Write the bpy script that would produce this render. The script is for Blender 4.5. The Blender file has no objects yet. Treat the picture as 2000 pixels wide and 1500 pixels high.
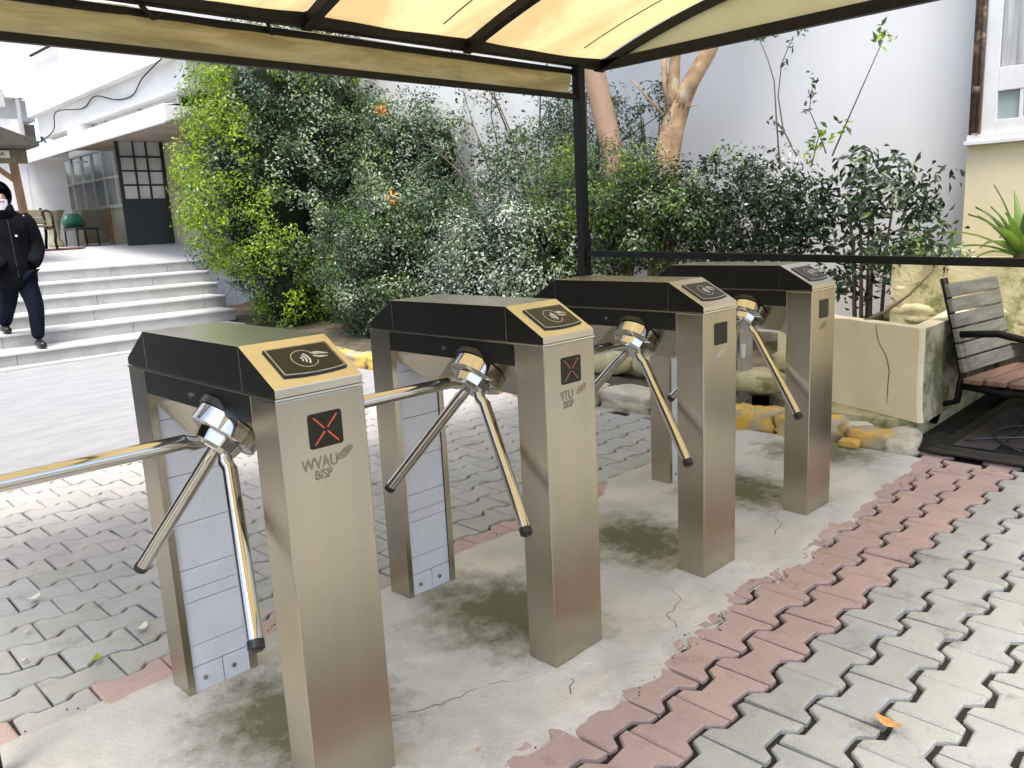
import bpy, bmesh, math, random
import numpy as np
from mathutils import Vector, Matrix, noise
random.seed(7); RNG = np.random.default_rng(11)
SC = bpy.context.scene; COL = SC.collection
PI = math.pi

# ------------------------------------------------------------------ camera, sky, sun, exposure
cam = bpy.data.cameras.new('camera'); camo = bpy.data.objects.new('camera', cam); COL.objects.link(camo)
cam.sensor_width = 36; cam.lens = 1589.6 * 36 / 2000; cam.clip_start = .02; cam.clip_end = 400
YAW, PIT, ROL = .7706, -.1976, -.0494
Fv = Vector((math.sin(YAW) * math.cos(PIT), math.cos(YAW) * math.cos(PIT), math.sin(PIT)))
R1 = Vector((math.cos(YAW), -math.sin(YAW), 0)); U1 = R1.cross(Fv)
Rv = math.cos(ROL) * R1 + math.sin(ROL) * U1; Uv = -math.sin(ROL) * R1 + math.cos(ROL) * U1
camo.matrix_world = Matrix(((Rv.x, Uv.x, -Fv.x, -.698), (Rv.y, Uv.y, -Fv.y, -1.3359), (Rv.z, Uv.z, -Fv.z, 1.1704), (0, 0, 0, 1)))
SC.camera = camo
world = bpy.data.worlds.new('World'); SC.world = world; world.use_nodes = True
wn = world.node_tree; bg = wn.nodes['Background']
sky = wn.nodes.new('ShaderNodeTexSky'); sky.sky_type = 'NISHITA'; sky.sun_disc = False
SUN_DIR = Vector((-.26, -.26, .90)).normalized()          # towards the sun
sky.sun_elevation = math.asin(SUN_DIR.z); sky.sun_rotation = math.atan2(SUN_DIR.x, SUN_DIR.y)
sky.air_density = 1.0; sky.dust_density = 3.0; sky.ozone_density = .6
wn.links.new(sky.outputs[0], bg.inputs[0]); bg.inputs[1].default_value = .15
sun = bpy.data.lights.new('sun', 'SUN'); sun.energy = 1.5; sun.angle = math.radians(20); sun.color = (1, .96, .88)
suno = bpy.data.objects.new('sun', sun); COL.objects.link(suno)
suno.rotation_euler = SUN_DIR.to_track_quat('Z', 'Y').to_euler()
SC.view_settings.view_transform = 'Standard'; SC.view_settings.look = 'None'
SC.view_settings.gamma = 1; SC.view_settings.exposure = 1.42
try: SC.view_settings.use_curve_mapping = False
except Exception: pass
SC.cycles.max_bounces = 8; SC.cycles.transparent_max_bounces = 8

# ------------------------------------------------------------------ helpers
class MB:
    def __init__(s): s.v = []; s.f = []; s.m = []
    def face(s, idx, m=0): s.f.append(tuple(idx)); s.m.append(m)
    def box(s, x0, x1, y0, y1, z0, z1, m=0):
        b = len(s.v)
        s.v += [(x0, y0, z0), (x1, y0, z0), (x1, y1, z0), (x0, y1, z0), (x0, y0, z1), (x1, y0, z1), (x1, y1, z1), (x0, y1, z1)]
        for q in ((3, 2, 1, 0), (4, 5, 6, 7), (0, 1, 5, 4), (1, 2, 6, 5), (2, 3, 7, 6), (3, 0, 4, 7)): s.face([b + i for i in q], m)
        return s
    def prism(s, poly, a, b, axis='x', m=0, mside=None):
        # poly: list of 2-D points in the two other axes (cyclic order), extruded from a to b
        n = len(poly); o = len(s.v)
        for t in (a, b):
            for p, q in poly: s.v.append({'x': (t, p, q), 'y': (p, t, q), 'z': (p, q, t)}[axis])
        area = sum(poly[i][0] * poly[(i + 1) % n][1] - poly[(i + 1) % n][0] * poly[i][1] for i in range(n))
        flip = (area < 0) ^ (axis == 'y') ^ (b < a)
        lo = list(range(n)); hi = [n + i for i in range(n)]
        F = [(lo[::-1], mside if mside is not None else m), (hi, mside if mside is not None else m)] + [([i, (i + 1) % n, n + (i + 1) % n, n + i], m) for i in range(n)]
        for f, mm in F: s.face([o + i for i in (f[::-1] if flip else f)], mm)
        return s
    def tube(s, pts, r, seg=10, cap=True, m=0, flat=1.0):
        pts = [Vector(p) for p in pts]; n = len(pts)
        rs = r if isinstance(r, (list, tuple)) else [r] * n
        o = len(s.v); up = None
        for i, p in enumerate(pts):
            t = (pts[min(i + 1, n - 1)] - pts[max(i - 1, 0)]).normalized()
            if up is None: up = Vector((0, 0, 1)) if abs(t.z) < .9 else Vector((0, 1, 0))
            a = t.cross(up).normalized(); b = a.cross(t).normalized(); up = b
            for k in range(seg):
                an = 2 * PI * k / seg
                s.v.append(tuple(p + a * math.cos(an) * rs[i] + b * math.sin(an) * rs[i] * flat))
        for i in range(n - 1):
            for k in range(seg):
                k2 = (k + 1) % seg
                s.face([o + i * seg + k2, o + i * seg + k, o + (i + 1) * seg + k, o + (i + 1) * seg + k2], m)
        if cap:
            s.face([o + k for k in range(seg)], m); s.face([o + (n - 1) * seg + k for k in range(seg)][::-1], m)
        return s
    def beam(s, a, b, w, h, m=0):
        # square bar from a to b
        a, b = Vector(a), Vector(b); t = (b - a).normalized()
        side = t.cross(Vector((0, 0, 1))) if abs(t.z) < .95 else Vector((1, 0, 0))
        side.normalize(); up = side.cross(t).normalized(); o = len(s.v)
        for p in (a, b):
            for i, j in ((-1, -1), (1, -1), (1, 1), (-1, 1)): s.v.append(tuple(p + side * i * w / 2 + up * j * h / 2))
        for q in ((0, 1, 2, 3), (7, 6, 5, 4), (0, 4, 5, 1), (1, 5, 6, 2), (2, 6, 7, 3), (3, 7, 4, 0)): s.face([o + i for i in q], m)
        return s
    def grid(s, fn, nu, nv, m=0):
        o = len(s.v)
        for j in range(nv + 1):
            for i in range(nu + 1): s.v.append(tuple(fn(i / nu, j / nv)))
        for j in range(nv):
            for i in range(nu):
                a = o + j * (nu + 1) + i; s.face([a, a + 1, a + nu + 2, a + nu + 1], m)
        return s
    def mesh(s, name, mats):
        me = bpy.data.meshes.new(name); me.from_pydata(s.v, [], s.f)
        for m in (mats if isinstance(mats, (list, tuple)) else [mats]): me.materials.append(m)
        me.polygons.foreach_set('material_index', s.m); me.update()
        bm = bmesh.new(); bm.from_mesh(me); bmesh.ops.recalc_face_normals(bm, faces=bm.faces) if len(bm.faces) < 20000 else None
        bm.to_mesh(me); bm.free()
        return me
def link(name, me, parent=None, loc=None, rot=None, bevel=0, smooth=False, seg=2):
    o = bpy.data.objects.new(name, me); COL.objects.link(o)
    if parent is not None: o.parent = parent
    if loc is not None: o.location = loc
    if rot is not None: o.rotation_euler = rot
    if smooth:
        for p in me.polygons: p.use_smooth = True
    if bevel:
        b = o.modifiers.new('bevel', 'BEVEL'); b.width = bevel; b.segments = seg; b.limit_method = 'ANGLE'; b.angle_limit = .6
        b.harden_normals = False
    return o
def obj(name, mb, mats, parent=None, **k): return link(name, mb.mesh(name, mats), parent, **k)
def tag(o, label=None, cat=None, group=None, kind=None):
    for k, v in (('label', label), ('category', cat), ('group', group), ('kind', kind)):
        if v: o[k] = v
    return o
def empty(name, loc, label, cat, group=None, rz=0):
    o = bpy.data.objects.new(name, None); COL.objects.link(o); o.location = loc; o.rotation_euler = (0, 0, rz)
    o.empty_display_size = .1
    return tag(o, label, cat, group)
def copy_tree(o, parent=None):
    c = o.copy(); COL.objects.link(c)
    if parent is not None: c.parent = parent
    for ch in list(o.children): copy_tree(ch, c)
    return c
def sm_angle(o, ang=.6):
    for p in o.data.polygons: p.use_smooth = True
    try: o.data.set_sharp_from_angle(angle=ang)
    except Exception: pass
    return o

# ------------------------------------------------------------------ materials
def mat(name, c, c2=None, rough=.6, metal=0, scale=6, detail=4, bump=0, bscale=60, spec=.5, c3=None, scale3=2, lo3=.55, hi3=.65,
        obj_rand=0, space='W', aniso=0, coat=0, stretch=None, rvar=0, lo=.35, hi=.65):
    m = bpy.data.materials.new(name); m.use_nodes = True; nt = m.node_tree; N = nt.nodes; Lk = nt.links
    b = N['Principled BSDF']; b.inputs['Roughness'].default_value = rough; b.inputs['Metallic'].default_value = metal
    b.inputs['Specular IOR Level'].default_value = spec; b.inputs['Base Color'].default_value = (*c, 1)
    if coat: b.inputs['Coat Weight'].default_value = coat
    if aniso: b.inputs['Anisotropic'].default_value = aniso
    geo = N.new('ShaderNodeNewGeometry' if space == 'W' else 'ShaderNodeTexCoord')
    co = geo.outputs['Position'] if space == 'W' else geo.outputs['Object']
    if stretch:
        mp = N.new('ShaderNodeMapping'); mp.inputs['Scale'].default_value = stretch; Lk.new(co, mp.inputs[0]); co = mp.outputs[0]
    m['_'] = 0
    def nz(s, d=4, r=.6):
        n = N.new('ShaderNodeTexNoise'); n.inputs['Scale'].default_value = s; n.inputs['Detail'].default_value = d
        n.inputs['Roughness'].default_value = r; Lk.new(co, n.inputs['Vector']); return n.outputs['Fac']
    def ramp(x, a, bb):
        r = N.new('ShaderNodeMapRange'); r.inputs[1].default_value = a; r.inputs[2].default_value = bb; r.interpolation_type = 'SMOOTHSTEP'
        Lk.new(x, r.inputs[0]); return r.outputs[0]
    def mix(f, a, bb):
        x = N.new('ShaderNodeMix'); x.data_type = 'RGBA'
        for sock, val in ((x.inputs[0], f), (x.inputs[6], a), (x.inputs[7], bb)):
            if hasattr(val, 'links'): Lk.new(val, sock)
            elif isinstance(val, tuple): sock.default_value = (*val, 1)
            else: sock.default_value = val
        return x.outputs[2]
    out = None
    if c2: out = mix(ramp(nz(scale, detail), lo, hi), c, c2)
    if c3: out = mix(ramp(nz(scale3, 6, .7), lo3, hi3), out if out is not None else c, c3)
    if obj_rand:
        oi = N.new('ShaderNodeObjectInfo'); hs = N.new('ShaderNodeHueSaturation')
        mr = N.new('ShaderNodeMapRange'); mr.inputs[3].default_value = 1 - obj_rand; mr.inputs[4].default_value = 1 + obj_rand
        Lk.new(oi.outputs['Random'], mr.inputs[0]); Lk.new(mr.outputs[0], hs.inputs['Value'])
        if out is not None: Lk.new(out, hs.inputs['Color'])
        else: hs.inputs['Color'].default_value = (*c, 1)
        out = hs.outputs[0]
    if out is not None: Lk.new(out, b.inputs['Base Color'])
    if rvar:
        r = N.new('ShaderNodeMapRange'); r.inputs[3].default_value = max(rough - rvar, 0); r.inputs[4].default_value = rough + rvar
        Lk.new(nz(scale * 1.7, 5), r.inputs[0]); Lk.new(r.outputs[0], b.inputs['Roughness'])
    if bump:
        bp = N.new('ShaderNodeBump'); bp.inputs['Strength'].default_value = bump; bp.inputs['Distance'].default_value = .01
        Lk.new(nz(bscale, 8, .7), bp.inputs['Height']); Lk.new(bp.outputs[0], b.inputs['Normal'])
    return m
M = {}
M['steel'] = mat('brushed_steel', (.50, .455, .36), (.44, .405, .32), rough=.25, metal=1, scale=5, bump=.07, bscale=260, stretch=(1, 1, .04), rvar=.06, c3=(.44, .41, .33), scale3=9, lo3=.54, hi3=.8)
M['steel_top'] = mat('cap_steel', (.66, .62, .53), (.60, .56, .47), rough=.24, metal=1, scale=5, bump=.03, bscale=40, rvar=.05)
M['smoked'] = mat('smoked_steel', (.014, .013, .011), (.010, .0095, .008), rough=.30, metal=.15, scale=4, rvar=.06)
M['chrome'] = mat('polished_steel', (.58, .56, .52), rough=.10, metal=1)
M['trim'] = mat('bright_edge', (.85, .82, .74), rough=.2, metal=1)
M['blackplastic'] = mat('black_plastic', (.012, .012, .012), rough=.35)
M['reader'] = mat('reader_glass', (.018, .018, .011), rough=.35, spec=.25)
M['readerline'] = mat('reader_print', (.55, .53, .45), (.40, .39, .33), rough=.5, scale=80)
M['logo'] = mat('logo_print', (.17, .13, .08), (.30, .24, .15), rough=.5, scale=160)
M['panelwhite'] = mat('white_panel', (.66, .67, .72), (.60, .61, .65), rough=.45, scale=9, c3=(.42, .42, .40), scale3=14, lo3=.68, hi3=.76)
M['gap'] = mat('dark_gap', (.03, .03, .03), rough=.9)
M['blacksteel'] = mat('black_paint', (.004, .004, .004), (.007, .0065, .006), rough=.5, scale=14, bump=.15, bscale=50, spec=.25)
M['wallgrey'] = mat('grey_render', (.70, .69, .67), (.66, .65, .635), rough=.9, scale=1.2, bump=.12, bscale=90, stretch=(1, 1, .22), c3=(.58, .57, .55), scale3=.7, lo3=.55, hi3=.8)
M['wallwhite'] = mat('white_render', (.74, .735, .72), (.69, .685, .67), rough=.9, scale=1.5, bump=.1, bscale=60)
M['wallcream'] = mat('cream_render', (.62, .55, .38), (.58, .51, .35), rough=.9, scale=2.5, bump=.2, bscale=70, c3=(.42, .36, .24), scale3=1.8, lo3=.58, hi3=.8)
M['planter'] = mat('cream_plaster', (.74, .67, .48), (.68, .60, .42), rough=.9, scale=3.5, bump=.3, bscale=60, c3=(.46, .42, .25), scale3=3, lo3=.6, hi3=.78)
M['whitepaint'] = mat('white_paint', (.66, .66, .66), (.60, .60, .59), rough=.5, scale=4)
M['shadedmoss'] = mat('shaded_mossy_plaster', (.40, .36, .24), (.30, .27, .17), rough=.95, scale=5, bump=.8, bscale=25, c3=(.10, .11, .045), scale3=5, lo3=.42, hi3=.62)  # moss over a darkened cream that paints in this side's shade
M['stone'] = mat('rubble_stone', (.58, .53, .33), (.44, .40, .22), rough=.9, scale=7, bump=.8, bscale=30, c3=(.18, .20, .07), scale3=5, lo3=.5, hi3=.65, obj_rand=.15)
M['palestone'] = mat('pale_stone', (.66, .62, .50), (.52, .48, .36), rough=.9, scale=8, bump=.8, bscale=30, c3=(.20, .20, .12), scale3=6, lo3=.58, hi3=.72, obj_rand=.1)
M['yellow'] = mat('kerb_yellow', (.72, .45, .06), (.55, .36, .09), rough=.7, scale=8, bump=.5, bscale=40, c3=(.40, .35, .24), scale3=7, lo3=.48, hi3=.56)
M['asphalt'] = mat('asphalt', (.36, .36, .36), (.31, .31, .315), rough=.85, scale=3, bump=.7, bscale=120, c3=(.25, .25, .25), scale3=.9, lo3=.55, hi3=.8, stretch=(1, 2.5, 1))
M['soil'] = mat('soil', (.07, .055, .035), (.12, .10, .06), rough=1, scale=12, bump=1, bscale=40, c3=(.05, .07, .02), scale3=3)
M['jointsoil'] = mat('joint_soil', (.020, .018, .013), (.038, .034, .025), rough=1, scale=30, bump=1, bscale=120, c3=(.05, .07, .018), scale3=5, lo3=.6, hi3=.7)
M['ground'] = mat('far_ground', (.26, .26, .25), (.22, .22, .21), rough=.95, scale=.6, bump=.4, bscale=20)
M['stepstone'] = mat('step_marble', (.42, .42, .41), (.36, .36, .35), rough=.7, scale=5, bump=.25, bscale=50, c3=(.20, .19, .16), scale3=4, lo3=.62, hi3=.80, obj_rand=.05)
M['tread'] = mat('step_tread', (.56, .555, .54), (.50, .49, .47), rough=.6, scale=5, bump=.15, bscale=50)
M['terrace'] = mat('terrace_paving', (.50, .495, .50), (.46, .455, .46), rough=.6, scale=2, bump=.1, bscale=40)
M['darkdoor'] = mat('dark_door_paint', (.010, .014, .017), (.014, .019, .022), rough=.5, scale=2)
M['glass'] = mat('window_glass', (.34, .34, .32), (.48, .48, .46), rough=.12, scale=1.6, spec=.8, space='W', detail=2)
M['glassteal'] = mat('teal_glass', (.25, .31, .32), (.31, .37, .37), rough=.15, scale=3, spec=.8)
M['curtain'] = mat('curtain', (.42, .42, .42), (.28, .28, .27), rough=.9, scale=5, stretch=(1, 9, .4))
M['brownstrip'] = mat('brown_blind', (.28, .20, .13), (.36, .30, .24), rough=.7, scale=1.5)
M['cream'] = mat('cream_frame', (.68, .66, .56), rough=.6)
M['wood'] = mat('dark_wood', (.17, .085, .035), (.24, .13, .06), rough=.6, scale=4, stretch=(6, 6, 1), bump=.3)
M['woodolive'] = mat('weathered_wood', (.17, .15, .09), (.11, .10, .06), rough=.7, scale=5)
M['roofdark'] = mat('dark_roof', (.05, .045, .035), (.08, .07, .05), rough=.7, scale=6)
M['slat'] = mat('grey_slat', (.20, .195, .165), (.12, .12, .10), rough=.55, scale=6, stretch=(.4, 6, 6), bump=.5, bscale=30, obj_rand=.12)
M['seatred'] = mat('red_brown_slat', (.13, .070, .052), (.19, .12, .09), rough=.5, scale=6, stretch=(.5, 5, 5), bump=.3, obj_rand=.1)
M['rubber'] = mat('black_sheet', (.018, .018, .019), (.028, .028, .028), rough=.25, scale=5, bump=.6, bscale=14)
M['matdark'] = mat('dark_tile', (.055, .050, .048), (.04, .037, .035), rough=.5, scale=5, bump=.4, obj_rand=.2)
M['bark'] = mat('smooth_bark', (.42, .27, .18), (.33, .21, .13), rough=.8, scale=3, bump=.5, bscale=25, stretch=(1, 1, .5))
M['bark2'] = mat('mottled_bark', (.48, .33, .18), (.28, .17, .09), rough=.8, scale=7, bump=.6, bscale=25, c3=(.55, .45, .30), scale3=6)
M['twig'] = mat('twig', (.12, .085, .05), rough=.9)
M['black_cloth'] = mat('black_cloth', (.004, .0045, .006), (.008, .0085, .011), rough=1, spec=.1, scale=6, bump=.4, bscale=30)
M['navy'] = mat('navy_cloth', (.004, .006, .012), (.008, .010, .018), rough=1, spec=.1, scale=6, bump=.4, bscale=30)
M['skin'] = mat('skin', (.50, .30, .22), rough=.5)
M['maskwhite'] = mat('mask_white', (.78, .76, .76), rough=.8)
M['maskpink'] = mat('mask_print', (.55, .16, .20), rough=.8)
M['green'] = mat('green_plastic', (.02, .12, .07), rough=.4)
M['redrug'] = mat('red_brown_mat', (.22, .10, .09), rough=.9)
M['box'] = mat('cable_box', (.45, .45, .46), rough=.6)
M['terracotta'] = mat('clay', (.34, .30, .20), (.26, .23, .15), rough=.9, scale=8, bump=.4)
M['rust'] = mat('rusty_conduit', (.13, .07, .04), (.05, .035, .03), rough=.6, scale=14, bump=.5, c3=(.35, .22, .14), scale3=10)
M['galv'] = mat('galvanised', (.48, .46, .40), (.40, .38, .33), rough=.45, metal=.5, scale=8)
M['innershade'] = mat('inner_shade', (.010, .016, .008), (.022, .028, .014), rough=1, scale=22, spec=.05)  # near-black core colour stands in for the shade inside the shrubs
M['flower'] = mat('orange_petal', (.75, .28, .03), rough=.7)
M['deadleaf'] = mat('dead_leaf', (.50, .20, .05), (.62, .36, .14), rough=.8, scale=60)
M['paleleaf'] = mat('pale_petal', (.62, .60, .50), rough=.8)
def leafmat(name, c, rough=.38, tr=.35):
    m = bpy.data.materials.new(name); m.use_nodes = True; nt = m.node_tree; b = nt.nodes['Principled BSDF']
    b.inputs['Roughness'].default_value = rough
    g = nt.nodes.new('ShaderNodeNewGeometry'); n = nt.nodes.new('ShaderNodeTexNoise'); n.inputs['Scale'].default_value = 9; n.inputs['Detail'].default_value = 6
    nt.links.new(g.outputs['Position'], n.inputs['Vector'])
    mx = nt.nodes.new('ShaderNodeMix'); mx.data_type = 'RGBA'; mx.inputs[6].default_value = (*[k * .65 for k in c], 1); mx.inputs[7].default_value = (*[min(k * 1.45, 1) for k in c], 1)
    nt.links.new(n.outputs['Fac'], mx.inputs[0]); nt.links.new(mx.outputs[2], b.inputs['Base Color'])
    t = nt.nodes.new('ShaderNodeBsdfTranslucent'); nt.links.new(mx.outputs[2], t.inputs[0])
    ms = nt.nodes.new('ShaderNodeMixShader'); ms.inputs[0].default_value = tr
    nt.links.new(b.outputs[0], ms.inputs[1]); nt.links.new(t.outputs[0], ms.inputs[2]); nt.links.new(ms.outputs[0], nt.nodes['Material Output'].inputs[0])
    return m
LEAF = {'dark': leafmat('leaf_dark', (.022, .040, .018), .36, .12), 'mid': leafmat('leaf_mid', (.075, .130, .040), .42), 'blue': leafmat('leaf_bluish', (.060, .115, .062), .40, .2),
        'silver': leafmat('leaf_silver', (.30, .36, .23), .5, .2), 'lime': leafmat('leaf_lime', (.28, .42, .014), .5, .4), 'pale': leafmat('leaf_pale', (.50, .54, .46), .5, .2),
        'bright': leafmat('leaf_bright', (.13, .23, .035), .4, .4)}
def fabric(name, c, c2, tr, sc=(1, 1, 1), s=2):
    m = bpy.data.materials.new(name); m.use_nodes = True; nt = m.node_tree; N = nt.nodes; L = nt.links
    b = N['Principled BSDF']; b.inputs['Roughness'].default_value = .6
    g = N.new('ShaderNodeNewGeometry'); mp = N.new('ShaderNodeMapping'); mp.inputs['Scale'].default_value = sc; L.new(g.outputs['Position'], mp.inputs[0])
    n = N.new('ShaderNodeTexNoise'); n.inputs['Scale'].default_value = s; n.inputs['Detail'].default_value = 7; n.inputs['Roughness'].default_value = .6; n.inputs['Distortion'].default_value = .6; L.new(mp.outputs[0], n.inputs['Vector'])
    r = N.new('ShaderNodeMapRange'); r.inputs[1].default_value = .40; r.inputs[2].default_value = .62; L.new(n.outputs['Fac'], r.inputs[0])
    mx = N.new('ShaderNodeMix'); mx.data_type = 'RGBA'; mx.inputs[6].default_value = (*c, 1); mx.inputs[7].default_value = (*c2, 1); L.new(r.outputs[0], mx.inputs[0])
    L.new(mx.outputs[2], b.inputs['Base Color']); t = N.new('ShaderNodeBsdfTranslucent'); L.new(mx.outputs[2], t.inputs[0])
    bp = N.new('ShaderNodeBump'); bp.inputs['Strength'].default_value = .8; bp.inputs['Distance'].default_value = .03; L.new(n.outputs['Fac'], bp.inputs['Height']); L.new(bp.outputs[0], b.inputs['Normal']); L.new(bp.outputs[0], t.inputs['Normal'])
    ms = N.new('ShaderNodeMixShader'); ms.inputs[0].default_value = tr; L.new(b.outputs[0], ms.inputs[1]); L.new(t.outputs[0], ms.inputs[2]); L.new(ms.outputs[0], N['Material Output'].inputs[0])
    return m
M['roofsheet'] = fabric('yellowed_roof_sheet', (.64, .54, .26), (.52, .37, .17), .70, (1.5, .6, 1), 1.6)
M['gable'] = fabric('pale_gable_sheet', (.80, .76, .50), (.74, .70, .42), .6)
M['valance'] = fabric('rolled_canvas', (.58, .48, .22), (.38, .30, .12), .5, (1, 1, 7), 2.4)
def glow(name, c, s):
    m = bpy.data.materials.new(name); m.use_nodes = True; b = m.node_tree.nodes['Principled BSDF']
    b.inputs['Base Color'].default_value = (*c, 1); b.inputs['Emission Color'].default_value = (*c, 1); b.inputs['Emission Strength'].default_value = s; return m
M['led'] = glow('red_led', (.45, .06, .03), .30)
M['leddim'] = glow('dim_led', (.25, .08, .04), .12)
def paver_mat(name, c, c2):
    m = mat(name, c, c2, rough=.85, scale=7, bump=.9, bscale=170, c3=tuple(k * .50 for k in c), scale3=5.5, lo3=.54, hi3=.76, obj_rand=.05)
    return m
M['pav_grey'] = paver_mat('paver_grey', (.50, .50, .455), (.45, .455, .42))
M['pav_pink'] = paver_mat('paver_pink', (.60, .44, .385), (.55, .41, .36))
M['pav_warm'] = paver_mat('paver_warm_grey', (.56, .535, .50), (.51, .49, .46))
M['pav_cool'] = paver_mat('paver_cool_grey', (.51, .515, .50), (.455, .46, .445))
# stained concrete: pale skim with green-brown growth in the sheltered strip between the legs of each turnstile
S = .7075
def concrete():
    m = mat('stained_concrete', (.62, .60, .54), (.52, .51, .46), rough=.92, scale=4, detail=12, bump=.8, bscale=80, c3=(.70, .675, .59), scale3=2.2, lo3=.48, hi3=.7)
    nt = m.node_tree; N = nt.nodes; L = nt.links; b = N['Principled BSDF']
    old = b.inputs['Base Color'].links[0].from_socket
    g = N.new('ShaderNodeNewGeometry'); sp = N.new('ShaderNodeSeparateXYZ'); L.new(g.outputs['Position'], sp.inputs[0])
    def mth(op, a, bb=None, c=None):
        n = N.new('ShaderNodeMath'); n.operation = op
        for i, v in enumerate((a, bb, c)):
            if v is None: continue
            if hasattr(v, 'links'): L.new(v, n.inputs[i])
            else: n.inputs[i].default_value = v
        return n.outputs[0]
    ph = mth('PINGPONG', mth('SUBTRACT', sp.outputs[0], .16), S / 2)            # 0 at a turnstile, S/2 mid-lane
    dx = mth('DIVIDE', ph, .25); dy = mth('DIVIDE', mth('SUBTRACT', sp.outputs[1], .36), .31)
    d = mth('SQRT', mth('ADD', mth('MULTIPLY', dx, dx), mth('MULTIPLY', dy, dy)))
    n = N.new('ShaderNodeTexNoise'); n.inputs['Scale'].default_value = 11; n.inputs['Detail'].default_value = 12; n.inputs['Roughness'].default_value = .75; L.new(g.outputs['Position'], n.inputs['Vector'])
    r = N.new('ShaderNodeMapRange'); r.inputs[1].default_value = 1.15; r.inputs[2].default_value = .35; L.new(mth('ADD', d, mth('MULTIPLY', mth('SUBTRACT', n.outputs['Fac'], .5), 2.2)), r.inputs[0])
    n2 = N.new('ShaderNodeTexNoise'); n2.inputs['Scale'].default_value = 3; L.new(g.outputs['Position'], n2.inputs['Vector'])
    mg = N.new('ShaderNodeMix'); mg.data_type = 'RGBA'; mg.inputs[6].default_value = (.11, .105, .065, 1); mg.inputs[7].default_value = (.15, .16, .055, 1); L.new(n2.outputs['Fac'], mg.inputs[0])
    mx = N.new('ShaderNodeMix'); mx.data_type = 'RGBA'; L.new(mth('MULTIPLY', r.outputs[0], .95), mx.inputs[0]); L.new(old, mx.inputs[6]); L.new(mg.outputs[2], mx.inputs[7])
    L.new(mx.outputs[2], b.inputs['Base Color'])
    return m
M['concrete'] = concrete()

# ------------------------------------------------------------------ setting: ground, road, steps, terrace
tag(obj('ground', MB().grid(lambda u, v: (-120 + 240 * u, -120 + 240 * v, -.075), 2, 2), M['ground']), kind='structure')
tag(obj('joint_bed', MB().box(-1.5, 5.2, -4.5, 3.26, -.074, -.014), M['jointsoil']), kind='structure')
tag(obj('road', MB().box(-30, 3.16, 3.262, 7.70, -.074, -.004), M['asphalt']), kind='structure')
tag(obj('planting_bed', MB().grid(lambda u, v: (3.30 + 2.0 * u, .95 + 9.0 * v, .10 + .10 * u + .05 * noise.noise(Vector((u * 9, v * 30, 0)))), 20, 70), M['soil']), kind='structure')

def zz(i):   # small noise
    return noise.noise(Vector(i))
# concrete apron under the turnstiles
def apron(u, v):
    x = -1.4 + 4.56 * u
    yf = -.128 + .05 * zz((x * 3.1, 0, 5)) + .035 * zz((x * 11, 0, 2)) + .012 * zz((x * 40, 0, 2)) - .05 * max(0, min(1, (1.2 - x) / .3)) + .06 * max(0, min(1, (x - 2.0) / .8))
    yr = .80 + .03 * zz((x * 3, 4, 1)) + .012 * zz((x * 14, 1, 1)) + (.10 if x > 1.85 else 0) * min(1, max(0, (x - 1.85) / .2))
    y = yf - .05 + (yr - yf + .1) * v
    d = min(y - yf, yr - y)
    k = max(-1, min(1, d / .045))
    z = (.007 * k if k > 0 else .02 * k) + .0045 * zz((x * 4, y * 6, 0)) + .002 * zz((x * 20, y * 20, 0))
    for q in range(4):        # mortar heaped against each leg
        for yy in (.05, .67):
            e = max(abs(x - q * S - .095) - .095, 0) ** 2 + max(abs(y - yy) - .05, 0) ** 2
            z += .012 * math.exp(-e / .0012) * (k > 0)
    return (x, y, z)
APF = apron
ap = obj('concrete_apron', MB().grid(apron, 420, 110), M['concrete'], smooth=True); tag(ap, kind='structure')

def crumbs(name, n, xr, fy, m, zb):
    b_ = MB()
    for _ in range(n):
        x = random.uniform(*xr); y = fy(x) + random.gauss(0, .022); r0 = random.uniform(.001, .004); o_ = len(b_.v)
        for k in range(5): a = k * 2 * PI / 5 + random.random(); b_.v.append((x + r0 * math.cos(a) * random.uniform(.7, 1.3), y + r0 * math.sin(a) * random.uniform(.7, 1.3), zb - .002))
        b_.v.append((x, y, zb + r0 * .6))
        for k in range(5): b_.face([o_ + k, o_ + (k + 1) % 5, o_ + 5])
    return tag(obj(name, b_, m), kind='stuff')
crumbs('mortar_crumbs', 160, (.3, 1.3), lambda x: -.165 + .05 * zz((x * 3.1, 0, 5)), M['concrete'], .003)
crumbs('dirt_crumbs', 150, (.2, 3.1), lambda x: -.155 + .05 * zz((x * 3.1, 0, 5)), M['jointsoil'], .002)
crumbs('grit', 90, (-.6, 3.1), lambda x: .82, M['jointsoil'], .002)

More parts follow.
